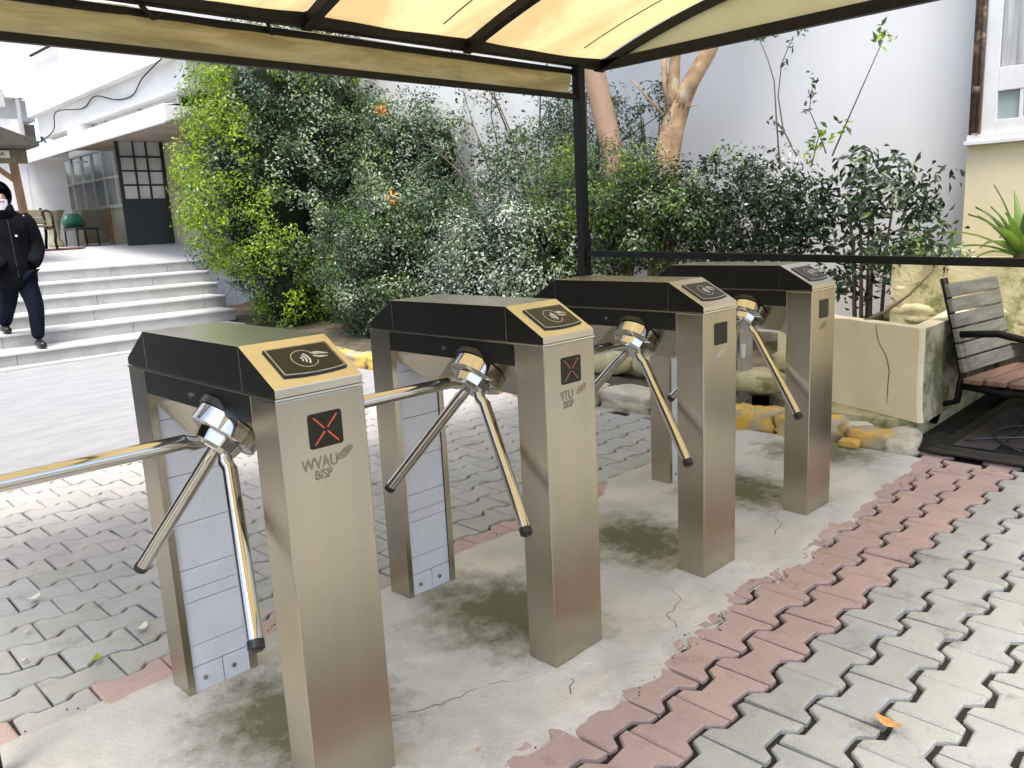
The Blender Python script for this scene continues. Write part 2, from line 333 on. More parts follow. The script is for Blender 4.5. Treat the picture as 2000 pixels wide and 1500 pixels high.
# interlocking pavers
PL, PW = .1895, .1375
def paver_mesh(name, m, sd, gx=.0030, gy=.0074, a=.0165):
    r = random.Random(sd); c = .005
    xs = [(-.5, 1), (-.33, 1), (-.20, -1), (.20, -1), (.33, 1), (.5, 1)]
    def ring(inset, z):
        top = [(x * PL + (gx + inset) * (1 if x == -.5 else -1 if x == .5 else 0) , PW / 2 + s * a - gy - inset) for x, s in xs]
        pts = top[::-1] + [(x, -y) for x, y in top]
        return [(x, y, z) for x, y in pts]
    base = ring(0, 0); chips = {r.randrange(12): (r.uniform(.002, .007)) for _ in range(3)}; jit = [(r.uniform(-.0018, .0018), r.uniform(-.0018, .0018)) for _ in base]
    b = MB(); n = len(base)
    for rg in (ring(0, -.035), ring(0, -.0035), ring(c, .001)):
        for q, ((x, y, z), (jx, jy)) in enumerate(zip(rg, jit)):
            e = chips.get(q, 0) if z > -.03 else 0; ln = math.hypot(x, y); b.v.append((x + jx - e * x / ln, y + jy - e * y / ln, z - e * .35))
    for k in (0, 1):
        for i in range(n): b.face([k * n + i, k * n + (i + 1) % n, (k + 1) * n + (i + 1) % n, (k + 1) * n + i])
    b.face([2 * n + i for i in range(n)])
    return b.mesh(name, m)
PM = {k: [paver_mesh('paver', M['pav_' + k], 3 * i + len(k)) for i in range(9)] for k in ('grey', 'pink', 'warm', 'cool')}
PMR = {k: [paver_mesh('paver', M['pav_' + k], 30 * i + len(k), .0022, .0042, .0120) for i in range(9)] for k in ('grey', 'pink', 'warm', 'cool')}
def stuff_paver(mb, me, x, y, z):
    o = len(mb.v); mb.v += [(v.co.x + x, v.co.y + y, v.co.z + z) for v in me.vertices]
    for p in me.polygons: mb.face([o + i for i in p.vertices])
def field(name, rows, xr, kind_of, y0, dy, off, cx, cy, skip=None, limit=295, PM=PM):
    root = bpy.data.objects.new(name, None); COL.objects.link(root); tag(root, kind='structure')
    items = []
    for j in range(rows):
        y = y0 + j * dy * PW
        x = xr[0] + (off if j % 2 else off + PL / 2) % PL
        while x < xr[1]:
            if not (skip and skip(x, y)): items.append((x, y, j))
            x += PL
    def key(t):
        x, y, _ = t; az = math.atan2(x - cx, y - cy); d = math.hypot(x - cx, y - cy)
        return d + (0 if .17 < az < 1.38 else 50)
    items.sort(key=key)
    far = {}
    for n, (x, y, j) in enumerate(items):
        k = kind_of(x, y, j); me = random.choice(PM[k])
        z = random.uniform(-.002, .002) + .004 * zz((x * 1.5, y * 1.5, 3))
        if n < limit:
            o = link('paver', me, root, (x, y, z), (random.uniform(-.012, .012), random.uniform(-.01, .01), random.uniform(-.008, .008) + (PI if random.random() < .5 else 0)))
        else: stuff_paver(far.setdefault(k, MB()), me, x, y, z)
    for k, mb in far.items(): tag(obj('outer_pavers', mb, M['pav_' + k], root), kind='stuff')
    return root
CXY = (-.698, -1.336)
rowsf = lambda x, y, j: 'pink' if j < 3 else ('grey' if random.random() < .8 else 'cool')
field('front_pavement', 24, (-1.3, 5.0), rowsf, -.081, -1, .0535, *CXY, skip=lambda x, y: (x > 3.12 and y > -.02) or (x > 3.22 and y > -1.75))
def kr(x, y, j):
    if j == 0: return 'pink' if random.random() < .35 or x > .9 else 'warm'
    if y > 1.75 + .25 * zz((x, y, 0)): return 'warm'
    return 'cool' if random.random() < .6 else 'grey'
field('rear_pavement', 18, (-1.45, 3.10), kr, .840, 1, .1637, *CXY, PM=PMR)

# kerb along the planting bed
kerb = empty('bed_kerb', (3.23, .1, 0), 'broken kerb with worn yellow paint along the front of the planting bed', 'kerb')
def rock(name, c, s, m, parent, sd, sub=2, sq=.55):
    bm = bmesh.new(); bmesh.ops.create_icosphere(bm, subdivisions=sub, radius=1)
    for v in bm.verts:
        p = v.co.copy(); mx = max(abs(p.x), abs(p.y), abs(p.z)); p = p * (1 - sq) + (p / mx) * sq * .92
        p *= 1 + .14 * noise.noise(p * 1.8 + Vector((sd, 0, 0))) + .07 * noise.noise(p * 4.5 + Vector((0, sd, 0))) + .05 * noise.noise(p * 11 + Vector((0, sd, 3)))
        v.co = Vector((p.x * s[0], p.y * s[1], p.z * s[2]))
    me = bpy.data.meshes.new(name); bm.to_mesh(me); bm.free(); me.materials.append(m)
    for p in me.polygons: p.use_smooth = True
    px = parent.location if parent else Vector((0, 0, 0))
    return link(name, me, parent, (c[0] - px.x, c[1] - px.y, c[2] - px.z), (0, 0, random.uniform(-.12, .12)))
yy = .36; i = 0
while yy < 6.3:
    L_ = random.uniform(.30, .46); y1 = yy + L_
    if 1.28 < (yy + y1) / 2 < 2.15: rock('kerb_stone', (3.27, (yy + y1) / 2, .045), (.13, L_ / 2 * 1.02, .075), M['palestone'], kerb, i, sub=4, sq=.85)
    else: rock('kerb_stone', (3.25, (yy + y1) / 2, .03), (.10, L_ / 2 * 1.03, .085), M['yellow'], kerb, i, sub=4, sq=.97)
    yy = y1 + .008; i += 1
for (x, y, sx, sy, sz, m) in ((3.26, .20, .09, .12, .055, 'yellow'), (3.23, .05, .085, .07, .045, 'palestone'), (3.37, .10, .08, .07, .05, 'palestone'), (3.36, .33, .06, .08, .05, 'palestone'), (3.14, .27, .04, .05, .02, 'yellow')):
    rock('kerb_rubble', (x, y, .028), (sx, sy, sz), M[m], kerb, i, sub=3, sq=.9); i += 1

# loose stones on the bed
for k, (x, y, z, sx, sy, sz, lb) in enumerate((
        (3.62, 1.62, .22, .14, .30, .11, 'mossy boulder behind the third turnstile arm'),
        (3.55, .98, .19, .12, .16, .08, 'low grey stone beside the short metal posts'),
        (3.72, .86, .30, .12, .12, .07, 'flat dark stone against the end of the cream planter'),
        (3.60, 2.15, .20, .12, .25, .10, 'mossy stone at the foot of the canopy post'))):
    tag(rock('garden_stone', (x, y, z), (sx, sy, sz), M['stone'], None, 40 + k), lb, 'stone', 'stones lying on the planting bed')
# two short posts on the bed
pp = empty('white_pipe', (3.80, 1.32, .12), 'short white pipe standing behind the lowered arm of the farthest turnstile', 'pipe')
obj('pipe_tube', MB().tube([(0, 0, 0), (0, 0, .66)], .045, 14), M['whitepaint'], pp, smooth=True); obj('pipe_collar', MB().tube([(0, 0, .30), (0, 0, .34)], .052, 14), M['panelwhite'], pp)
gp = empty('metal_stake', (3.52, 1.05, .05), 'short galvanised metal stake on the yellow kerb stone', 'post')
obj('stake_bar', MB().box(-.022, .022, -.03, .03, 0, .64), M['galv'], gp, bevel=.003); obj('clip', MB().box(-.034, -.0225, -.012, .012, .28, .36), M['whitepaint'], gp, bevel=.002)

# planter wall
pl = empty('cream_planter', (3.44, .07, 0), 'cracked cream plastered planter wall behind the farthest turnstile', 'planter')
def planter_z(p): return .56 if p[1] < .66 else .43
path = [(3.435, .62), (3.44, .10), (3.47, .075), (4.3, .10), (5.2, .12)]
b = MB(); nU = 60
front = []
for i in range(nU + 1):
    t = i / nU
    if t < .5: s_ = t / .5; front.append((3.76 - .32 * s_ ** 1.2, .98 - .90 * s_))
    elif t < .56: s_ = (t - .5) / .06; front.append((3.44 + .05 * (1 - math.cos(s_ * PI / 2)), .08 - .03 * math.sin(s_ * PI / 2)))
    else: s_ = (t - .56) / .44; front.append((3.49 + 1.75 * s_, .05 + .06 * s_))
def pf(u, v):
    i = u * nU; a = front[int(min(i, nU))]; z = .10 + (.565 - .10) * v
    n_ = .006 * zz((a[0] * 6, a[1] * 6, z * 6)) + (.02 * (1 - v) ** 6)
    return (a[0] - 3.44 - n_, a[1] - .07 - n_, z)
b.grid(lambda u, v: pf(u * .54, v), 33, 14)
def pt(u, v):
    i = int(min(u * nU, nU)); a = front[i]; cx_, cy_ = 4.35, .75; d = Vector((cx_ - a[0], cy_ - a[1])); d = d.normalized() * (.13 * v)
    return (a[0] + d.x - 3.44, a[1] + d.y - .07, .565 + .004 * math.sin(v * PI) + .003 * zz((a[0] * 9, a[1] * 9, v)))
b.grid(pt, nU, 3)
b.grid(lambda u, v: (pt(u, 1)[0], pt(u, 1)[1], .566 - .2 * v), nU, 1)
obj('planter_wall', b, M['planter'], pl, smooth=False); sm_angle(pl.children[0])
sm_angle(obj('planter_side', MB().grid(lambda u, v: pf(.54 + .46 * u, v), 27, 14), M['shadedmoss'], pl))
ck = [(3.425, .325, .555), (3.43, .315, .50), (3.425, .30, .46), (3.425, .255, .40), (3.425, .235, .33), (3.43, .24, .25), (3.43, .24, .15), (3.43, .245, .11)]
def on_front(y):
    for a, c_ in zip(front, front[1:]):
        if c_[1] <= y <= a[1]: return a[0] + (c_[0] - a[0]) * (a[1] - y) / (a[1] - c_[1] + 1e-9)
    return 3.44
obj('crack', MB().tube([(on_front(y) - 3.4435, y - .07, z) for _, y, z in ck], [.0012, .0016, .0014, .0018, .002, .002, .0022, .0025], 5), M['gap'], pl)
obj('planter_soil', MB().grid(lambda u, v: (.05 + .36 * v + (1.75 - .36 * v) * u, .05 + .84 * v, .41 + .03 * zz((u * 8, v * 8, 0))), 14, 10), M['soil'], pl)
obj('footing', MB().prism([(.0, .56), (.02, .03), (1.8, .07), (1.8, .3), (.2, .9)], -.02, .098, 'z'), M['stone'], pl, bevel=.01)
# rubble wall behind the planter corner
rw = empty('rubble_wall', (4.2, .3, .5), 'mossy rubble stone ledge above the cream planter', 'stone wall')
k = 0
for r_ in range(3):
    x = 4.12 + .1 * r_ * 0
    y = .55 - .02 * r_
    while y > -.75:
        w = random.uniform(.13, .30)
        rock('wall_stone', (4.32 + .02 * r_, y - w / 2, .53 + r_ * .115), (.10, w / 2 * 1.04, .062), M['stone'], rw, 70 + k, sub=3, sq=.985); k += 1; y -= w
obj('wall_core', MB().box(.036, .75, -1.2, .22, -.1, .315), M['stone'], rw)

# ------------------------------------------------------------------ buildings on the right
gw = empty('grey_wall', (5.3, 3, 0), 'tall smooth pale grey wall behind the hedge and the tree trunks', 'wall')
obj('wall', MB().box(0, .3, -2.6, 4.5, 0, 5.4), M['wallgrey'], gw)
yb = empty('cream_building', (5.0, -1.5, 0), 'cream building with white window at the right edge', 'building')
obj('wall', MB().box(0, 1.6, -3.0, 1.885, 0, 1.485).box(.06, 1.6, -3.0, 1.865, 1.485, 4.6), M['wallcream'], yb)
obj('sill', MB().box(-.05, .1, -2.6, 1.895, 1.487, 1.512).box(-.03, .1, -2.6, 1.885, 1.512, 1.548), M['whitepaint'], yb, bevel=.004)
wf = obj('window', MB().box(-.005, .055, 1.735, 1.815, 1.55, 3.4).box(-.005, .055, -2.5, 1.735, 1.55, 1.625).box(-.005, .055, -2.5, 1.735, 1.79, 1.925).box(-.002, .05, 1.600, 1.618, 1.625, 1.79)
         .box(-.002, .05, 1.32, 1.40, 1.625, 3.4).box(-.002, .05, 1.50, 1.512, 1.925, 3.4).box(-.005, .055, -2.5, 1.735, 3.4, 3.5), M['whitepaint'], yb, bevel=.003)
obj('pane', MB().box(.02, .026, -2.4, 1.735, 1.625, 1.79), M['glassteal'], wf); obj('pane', MB().box(.02, .026, -2.4, 1.735, 1.925, 3.4), M['glass'], wf)
obj('curtain', MB().grid(lambda u, v: (.012 + .006 * math.sin(u * 60), 1.73 - 1.4 * u, 1.93 + .62 * v), 90, 2), M['curtain'], wf)
cd = obj('conduit', MB().tube([(-.02, 1.852, 1.56), (-.02, 1.852, 3.6)], .016, 8).tube([(-.03, 1.825, 1.56), (-.028, 1.822, 2.2), (-.03, 1.826, 3.6)], .010, 8).tube([(-.02, 1.87, 1.55), (-.02, 1.87, 3.6)], .008, 8)
         .tube([(-.03, 1.85, 1.78), (-.03, 1.84, 1.83)], .025, 8), M['rust'], yb, smooth=True)

# ------------------------------------------------------------------ steps, terrace and building at the left
st = empty('stone_steps', (1.5, 7.7, 0), 'flight of pale worn stone steps leading up to the terrace', 'steps')
RI, TD, Y0 = .142, .46, 7.72
for i in range(6):
    y = Y0 + TD * i; z = RI * i
    xe = 3.75 + .12 * i
    x = -5.0; k = 0
    while x < xe:
        w = min(random.choice((.75, 1.0, 1.3)), xe - x)
        if w < .2: w = xe - x
        if x + w > -.5: obj('riser_slab', MB().box(x - 1.5 + .002, x - 1.5 + w - .002, y - 7.7, y - 7.7 + .05, z - (.06 if i == 0 else 0), z + RI - .026), M['stepstone'], st, loc=(0, 0, 0), bevel=.003)
        x += w
    obj('tread', MB().box(-6.5, xe - 1.5, y - 7.7 - .022, y - 7.7 + TD + .05, z + RI - .0255, z + RI), M['tread'], st, bevel=.006)
obj('base_course', MB().box(-6.5, 2.3, -.16, .02, -.06, .012), M['stepstone'], st, bevel=.006)
TZ = RI * 6; YT = Y0 + 5 * TD
def tz(y): return TZ + (y - YT) * .072
tag(obj('terrace', MB().prism([(YT + .05, 0), (YT + .05, TZ - .002), (13.2, tz(13.2)), (19.0, tz(13.2) + .10), (19.0, 0)], -9, 9, 'x'), M['terrace']), kind='structure')

wb = empty('white_building', (3.6, 12, 0), 'white building with overhanging slab and strip windows beyond the steps', 'building')
def wbx(name, b_, m, par=wb, **k):
    for i_ in range(len(b_.v)):
        p = b_.v[i_]; b_.v[i_] = (p[0] - 3.6, p[1] - 12, p[2])
    return obj(name, b_, m, par, **k)
wbx('overhang_slab', MB().prism([(3.6, 2.54), (4.65, 2.87), (8, 2.87), (8, 2.962), (4.3, 2.962), (4.3, 2.77), (3.6, 2.77)], 8.9, 14.75, 'y').box(-9, 4.28, 14.755, 18.9, 2.62, 2.80), M['wallwhite'], bevel=.02)
wbx('wall', MB().box(3.86, 8, 8.7, 14.75, 2.955, 3.30).box(-9, 3.9, 15.05, 18.9, 3.28, 3.62).box(-9, 8, 18.4, 18.9, .9, 2.62).box(-9, 3.60, 14.86, 15.3, .9, 3.28).box(3.60, 4.22, 14.87, 15.29, .9, 2.619).box(5.05, 8, 13.35, 18.4, .9, 1.78).box(5.05, 8, 13.35, 18.4, 2.875, 3.0), [M['wallwhite']])
wbx('upper_wall', MB().box(3.72, 8, 8.5, 14.80, 3.302, 7.5).box(-9, 3.73, 14.79, 18.9, 3.622, 7.5), M['wallgrey'])
wbx('wall_back', MB().box(4.3, 7.6, 8.9, 14.7, 2.771, 2.954).box(-9, 4.0, 15.5, 18.5, 2.801, 3.279), M['brownstrip'])
for y in (9.4, 10.75, 12.1, 13.45):
    f_ = wbx('strip_window', MB().box(4.02, 4.06, y, y + 1.22, 2.775, 2.80).box(4.02, 4.06, y, y + .05, 2.80, 2.93).box(4.02, 4.06, y + 1.17, y + 1.22, 2.80, 2.93).box(4.02, 4.06, y, y + 1.22, 2.93, 2.952), M['whitepaint'])
    wbx('pane', MB().box(4.035, 4.04, y + .05, y + 1.17, 2.80, 2.93), M['brownstrip'] if y > 11 else M['glass'], f_)
wbx('pillar', MB().box(3.68, 4.0, 12.55, 12.75, 2.772, 2.953), M['whitepaint'])
wbx('corner_column', MB().box(5.32, 6.0, 12.72, 13.3, 1.0, 2.868), M['wallcream'])
wbx('low_wall', MB().box(5.02, 5.06, 14.3, 17.8, 1.05, 1.76), M['wallcream'])
# inner glazed wall
win = wbx('window', MB().box(4.97, 5.05, 14.0, 18.3, 1.76, 1.83).box(4.97, 5.05, 14.0, 18.3, 2.82, 2.86).box(4.975, 5.04, 14.0, 18.3, 2.30, 2.34), M['cream'])
yg = np.linspace(14.05, 18.25, 8)
for y in yg: wbx('mullion', MB().box(4.972, 5.045, y - .03, y + .03, 1.832, 2.30).box(4.972, 5.045, y - .03, y + .03, 2.34, 2.818), M['cream'], win)
for y, y2 in zip(yg, yg[1:]):
    for z0, z1 in ((1.83, 2.30), (2.34, 2.82)): wbx('pane', MB().box(5.0, 5.006, y + .03, y2 - .03, z0, z1), M['glass'], win)
# open dark door leaf facing the steps
dr = wbx('door', MB().box(4.47, 5.26, 13.06, 13.10, 1.075, 1.84).box(4.47, 4.53, 13.06, 13.10, 1.84, 2.83).box(5.20, 5.26, 13.06, 13.10, 1.84, 2.83).box(4.53, 5.20, 13.06, 13.10, 2.77, 2.83), M['darkdoor'], bevel=.004)
for x in (4.745, 4.955): wbx('glazing_bar', MB().box(x, x + .03, 13.062, 13.098, 1.84, 2.77), M['darkdoor'], dr)
for z in (2.05, 2.28, 2.51): wbx('glazing_bar', MB().box(4.53, 5.20, 13.064, 13.096, z, z + .03), M['darkdoor'], dr)
for x0, x1 in ((4.53, 4.745), (4.775, 4.955), (4.985, 5.20)):
    for z0, z1 in ((1.84, 2.05), (2.08, 2.28), (2.31, 2.51), (2.54, 2.77)): wbx('pane', MB().box(x0, x1, 13.078, 13.084, z0, z1), M['glass'], dr)
wbx('curtain', MB().grid(lambda u, v: (4.80 + .18 * u, 18.0 + .03 * math.sin(u * 25), 1.25 + 1.4 * v), 20, 2), M['curtain'])
wbx('downpipe', MB().tube([(3.62, 14.86, 2.8), (3.62, 14.86, 7)], .04, 10), M['whitepaint'], smooth=True)
wbx('ceiling_light', MB().tube([(4.3, 14.2, 2.538), (4.3, 14.2, 2.52)], .09, 14), M['box'])
def smooth_path(P, n=5):
    P = [Vector(p) for p in P]; out = []
    for i in range(len(P) - 1):
        p0, p1, p2, p3 = P[max(i - 1, 0)], P[i], P[i + 1], P[min(i + 2, len(P) - 1)]
        for k in range(n):
            t = k / n; out.append(.5 * ((2 * p1) + (p2 - p0) * t + (2 * p0 - 5 * p1 + 4 * p2 - p3) * t * t + (3 * p1 - p0 - 3 * p2 + p3) * t ** 3))
    return out + [P[-1]]
cab = wbx('facade_cable', MB().tube(smooth_path([(3.66, 14.6, 2.80), (3.82, 13.9, 2.98), (3.70, 13.2, 3.20), (3.84, 12.4, 3.16), (3.80, 11.7, 3.24), (3.84, 11.0, 3.10), (3.84, 10.4, 3.08), (3.80, 9.9, 3.22), (3.70, 9.0, 3.30)]), .009, 6)
      .tube([(3.1, 14.89, 4.2), (3.45, 14.8, 3.82), (3.66, 14.8, 3.6)], .010, 6), M['gap'])
wbx('facade_wire_bundle', MB().tube([(3.7, 14.3, 2.78), (3.68, 14.35, 2.86), (3.69, 14.1, 2.84), (3.7, 14.15, 2.92), (3.69, 13.9, 2.80), (3.68, 14.0, 2.9)], .014, 6), M['gap'])
wbx('junction_box', MB().box(3.15, 3.40, 14.75, 14.89, 3.45, 3.75), M['box'], bevel=.01)
wbx('lamp_bracket', MB().tube([(3.66, 13.9, 4.15), (3.66, 12.7, 4.12)], .02, 6), M['gap'])

# gazebo roof and post at the left edge
gz = empty('wooden_gazebo', (2.2, 11.6, tz(11.6)), 'dark roofed timber gazebo at the left edge of the terrace', 'gazebo')
def gb(b_):
    for i_ in range(len(b_.v)):
        p = b_.v[i_]; b_.v[i_] = (p[0] - 2.2, p[1] - 11.6, p[2] - tz(11.6))
    return b_
obj('roof', gb(MB().prism([(2.62, 2.49), (2.66, 2.40), (.2, 2.40), (.25, 2.49), (1.4, 2.95)], 10.6, 12.6, 'y')), M['roofdark'], gz, bevel=.01)
obj('roof_beam', gb(MB().box(.4, 2.60, 10.98, 11.06, 2.22, 2.398)), M['woodolive'], gz, bevel=.005)
obj('roof_post', gb(MB().beam((2.44, 11.05, 2.22), (2.50, 11.05, tz(11.05)), .09, .09)), M['wood'], gz, bevel=.006)
obj('roof_post', gb(MB().beam((.55, 11.05, 2.22), (.5, 11.05, tz(11.05)), .09, .09)), M['wood'], gz, bevel=.006)
obj('roof_brace', gb(MB().beam((2.16, 11.04, 2.24), (2.45, 11.04, 1.98), .06, .06)), M['wood'], gz, bevel=.004)
def text_mesh(name, body, size, m, parent, mtx, ext=.0006, sx=1.0, shear=0):
    cu = bpy.data.curves.new(name, 'FONT'); cu.body = body; cu.size = size; cu.extrude = ext; cu.align_x = 'CENTER'; cu.shear = shear; cu.offset = .0005 if size < .05 else 0
    to = bpy.data.objects.new('tmp', cu); COL.objects.link(to)
    dg = bpy.context.evaluated_depsgraph_get(); me = bpy.data.meshes.new_from_object(to.evaluated_get(dg)); bpy.data.objects.remove(to)
    me.materials.clear(); me.materials.append(m); me.transform(Matrix.Diagonal((sx, 1, 1, 1))); me.transform(mtx)
    return link(name, me, parent)
sg = obj('name_board', gb(MB().box(2.02, 2.39, 10.955, 10.975, 2.285, 2.375)), M['cream'], gz)
text_mesh('lettering', 'ONNA', .075, M['gap'], sg, Matrix.Translation((0.02, -.652, 2.303 - tz(11.6))) @ Matrix.Rotation(PI / 2, 4, 'X'))

def garden_bench(name, loc, rz, label, length, slat_m, seat_m, side_m, nb, top, group=None, seatz=.42, red=False):
    # local: x along the bench, seat towards -y, back at y=0
    t = empty(name, loc, label, 'bench', group, rz)
    for xs in (0.03, length - .03):
        obj('side_frame', MB().tube([(xs, .12, top + .02), (xs, .10, top - .05), (xs, .035, seatz + .18), (xs, .0, seatz + .02), (xs, .02, seatz - .12), (xs, .10, .10), (xs, .13, 0)], .024, 8, flat=.7)
            .tube([(xs, .02, seatz - .03), (xs, -.20, seatz - .05), (xs, -.42, seatz - .03), (xs, -.46, seatz - .14), (xs, -.40, .12), (xs, -.44, 0)], .022, 8)
            .tube([(xs, .05, seatz + .22), (xs, -.15, seatz + .24), (xs, -.38, seatz + .20), (xs, -.43, seatz + .10), (xs, -.42, seatz - .03)], .018, 8), side_m, t, smooth=True)
    for k in range(nb):
        f = (k + .5) / nb; z = seatz + .03 + (top - seatz - .03) * f; y = .005 + .105 * f
        obj('back_slat', MB().box(0, length, -.012, .012, -.5 * (top - seatz - .03) / nb * .92, .5 * (top - seatz - .03) / nb * .92), slat_m, t, loc=(0, y - .018, z), rot=(-.28, 0, 0), bevel=.005)
    for k in range(4):
        obj('seat_slat', MB().box(0, length, -.045, .045, -.014, .014), seat_m, t, loc=(0, -.06 - .108 * k, seatz - .004 * abs(k - 1.5)), bevel=.005)
    return t
garden_bench('garden_bench', (2.35, 13.3, tz(13.2) + .01), 0, 'olive wooden bench with black side frame on the terrace behind the person', 1.0, M['woodolive'], M['woodolive'], M['blacksteel'], 2, .62, seatz=.36)
# chair with green back, urn and rug on the terrace
ch = empty('terrace_chair', (3.95, 14.0, tz(13.2) + .02), 'black chair with green backrest beside the terrace urn', 'chair', rz=.2)
obj('backrest', MB().tube([(0, 0, .30), (0, 0, .42), (0, 0, .55)], [.17, .20, .12], 14, flat=.35), M['green'], ch, smooth=True)
obj('seat', MB().box(-.2, .2, -.42, 0, .27, .31), M['blackplastic'], ch, bevel=.01)
for x, y in ((-.18, -.4), (.18, -.4), (-.18, -.02), (.18, -.02)): obj('leg', MB().tube([(x, y, 0), (x * .95, y, .27)], .015, 6), M['blacksteel'], ch)
ur = empty('clay_urn', (3.78, 14.5, tz(13.2) + .02), 'clay urn standing beside the green backed chair', 'urn')
obj('urn_bowl', MB().tube([(0, 0, 0), (0, 0, .05), (0, 0, .15), (0, 0, .45), (0, 0, .6), (0, 0, .63)], [.12, .13, .07, .12, .19, .21], 14), M['terracotta'], ur, smooth=True)
cb = empty('dark_cabinet', (4.35, 14.3, tz(13.2) + .02), 'low dark cabinet under the cream framed windows', 'cabinet')
obj('cabinet_body', MB().box(-.2, .3, -.1, .3, .04, .62), M['woodolive'], cb, bevel=.01); obj('cabinet_leg', MB().box(.22, .3, -.12, -.101, 0, .64), M['wood'], cb)
tag(obj('terrace_rug', MB().box(2.2, 3.75, 12.9, 13.6, tz(13.2) - .006, tz(13.2) + .012), M['redrug']), 'thin red brown mat under the terrace bench', 'rug')

# unseen dark booth, added so the turnstiles' left faces reflect something dark
bo = empty('added_dark_booth', (-2.6, 4.2, 0), 'unseen dark brown booth added for the turnstiles to reflect', 'booth')
obj('added_booth_wall', MB().box(-1.1, 1.1, -1.9, 1.9, 0, .95).box(-1.1, -1.0, -1.9, 1.9, .95, 2.2).box(1.0, 1.1, -1.9, -1.7, .95, 2.2).box(1.0, 1.1, 1.7, 1.9, .95, 2.2).box(1.0, 1.1, -.05, .05, .95, 2.2).box(-1.0, 1.0, 1.8, 1.9, .95, 2.2), M['roofdark'], bo)
obj('added_booth_roof', MB().box(-1.3, 1.3, -2.1, 2.1, 2.2, 2.32), M['roofdark'], bo, bevel=.02)
obj('added_booth_window', MB().box(1.03, 1.04, -1.7, -.05, .95, 2.2).box(1.03, 1.04, .05, 1.7, .95, 2.2), M['reader'], bo)

# ------------------------------------------------------------------ canopy
cp = empty('entrance_canopy', (3.1, 1.9, 0), 'black steel canopy with yellowed curved roof sheets over the turnstiles', 'canopy')
def cbm(b_):
    for i_ in range(len(b_.v)):
        p = b_.v[i_]; b_.v[i_] = (p[0] - 3.1, p[1] - 1.9, p[2])
    return b_
def arch(y): return 2.055 + .285 * (1 - ((y - .3) / 1.6) ** 2)
BX = [-.96, -.52, .40, 1.32, 2.24, 3.30]
obj('corner_post', cbm(MB().beam((3.1, 1.9, -.02), (3.1, 1.9, 2.03), .055, .055)), M['blacksteel'], cp, bevel=.004)
for px_, py_ in ((3.1, -1.38), (-.96, -1.3), (-.96, 1.9)): obj('corner_post', cbm(MB().beam((px_, py_, -.02), (px_, py_, 2.03), .055, .055)), M['blacksteel'], cp, bevel=.004)
obj('eave_beam', cbm(MB().beam((-1.0, 1.9, 2.055), (3.33, 1.9, 2.055), .06, .06).beam((-1.0, 1.93, 1.998), (3.1, 1.93, 1.998), .025, .028)), M['blacksteel'], cp, bevel=.003)
obj('eave_beam', cbm(MB().beam((-1.0, -1.3, 2.055), (3.33, -1.3, 2.055), .06, .06)), M['blacksteel'], cp, bevel=.003)
obj('lower_bar', cbm(MB().beam((-1.0, 1.9, 1.857), (3.07, 1.9, 1.857), .03, .03)), M['blacksteel'], cp, bevel=.003)
obj('gable_tie', cbm(MB().beam((3.30, 1.93, 2.045), (3.30, -1.33, 2.045), .05, .055)), M['blacksteel'], cp, bevel=.003)
ys = np.linspace(1.9, -1.3, 25)
for x in BX:
    w = .05; b_ = MB(); ys_ = ys
    b_.grid(lambda u, v: (x - w / 2, ys_[int(round(u * 24))], arch(ys_[int(round(u * 24))]) + (-.045 + .045 * v)), 24, 1)
    b_.grid(lambda u, v: (x + w / 2, ys_[int(round(u * 24))], arch(ys_[int(round(u * 24))]) + (0 - .045 * v)), 24, 1)
    b_.grid(lambda u, v: (x + w / 2 - w * v, ys_[int(round(u * 24))], arch(ys_[int(round(u * 24))]) - .045), 24, 1)
    b_.grid(lambda u, v: (x - w / 2 + w * v, ys_[int(round(u * 24))], arch(ys_[int(round(u * 24))])), 24, 1)
    obj('rib', cbm(b_), M['blacksteel'], cp)
for x0, x1 in zip(BX, BX[1:]):
    obj('roof_sheet', cbm(MB().grid(lambda u, v: (x0 + .02 + (x1 - x0 - .04) * u, 1.93 - 3.26 * v, arch(max(-1.3, min(1.9, 1.93 - 3.26 * v))) + .006 - .012 * math.sin(u * PI) + .006 * zz((x0 + u * 3, v * 5, 0))), 16, 30)), M['roofsheet'], cp, smooth=True)
    xm = x0 + (x1 - x0) * .72
    obj('sheet_seam', cbm(MB().tube([(xm, y, arch(y) - .007) for y in ys[1:-1]], .0035, 5)), M['wood'], cp)
obj('gable_sheet', cbm(MB().grid(lambda u, v: (3.302, 1.85 - 3.1 * u, 2.055 + (arch(1.85 - 3.1 * u) - 2.055) * v), 24, 3)), M['gable'], cp)
def val(u, v):
    x = -.95 + 4.01 * u; z = 1.868 + .155 * v - (.012 * math.sin(PI * v)) * 0
    return (x, 1.955 - .035 * math.sin(PI * v) + .022 * zz((x * 1.6, v * 2, 0)) + .010 * zz((x * 6, v * 3, 7)) + .006 * zz((x * 30, v * 1.2, 4)) * (1 if abs(x - .75) < .25 else .2), z + .004 * zz((x * 6, 1, 1)))
obj('canvas_valance', cbm(MB().grid(val, 500, 10)), M['valance'], cp, smooth=True)
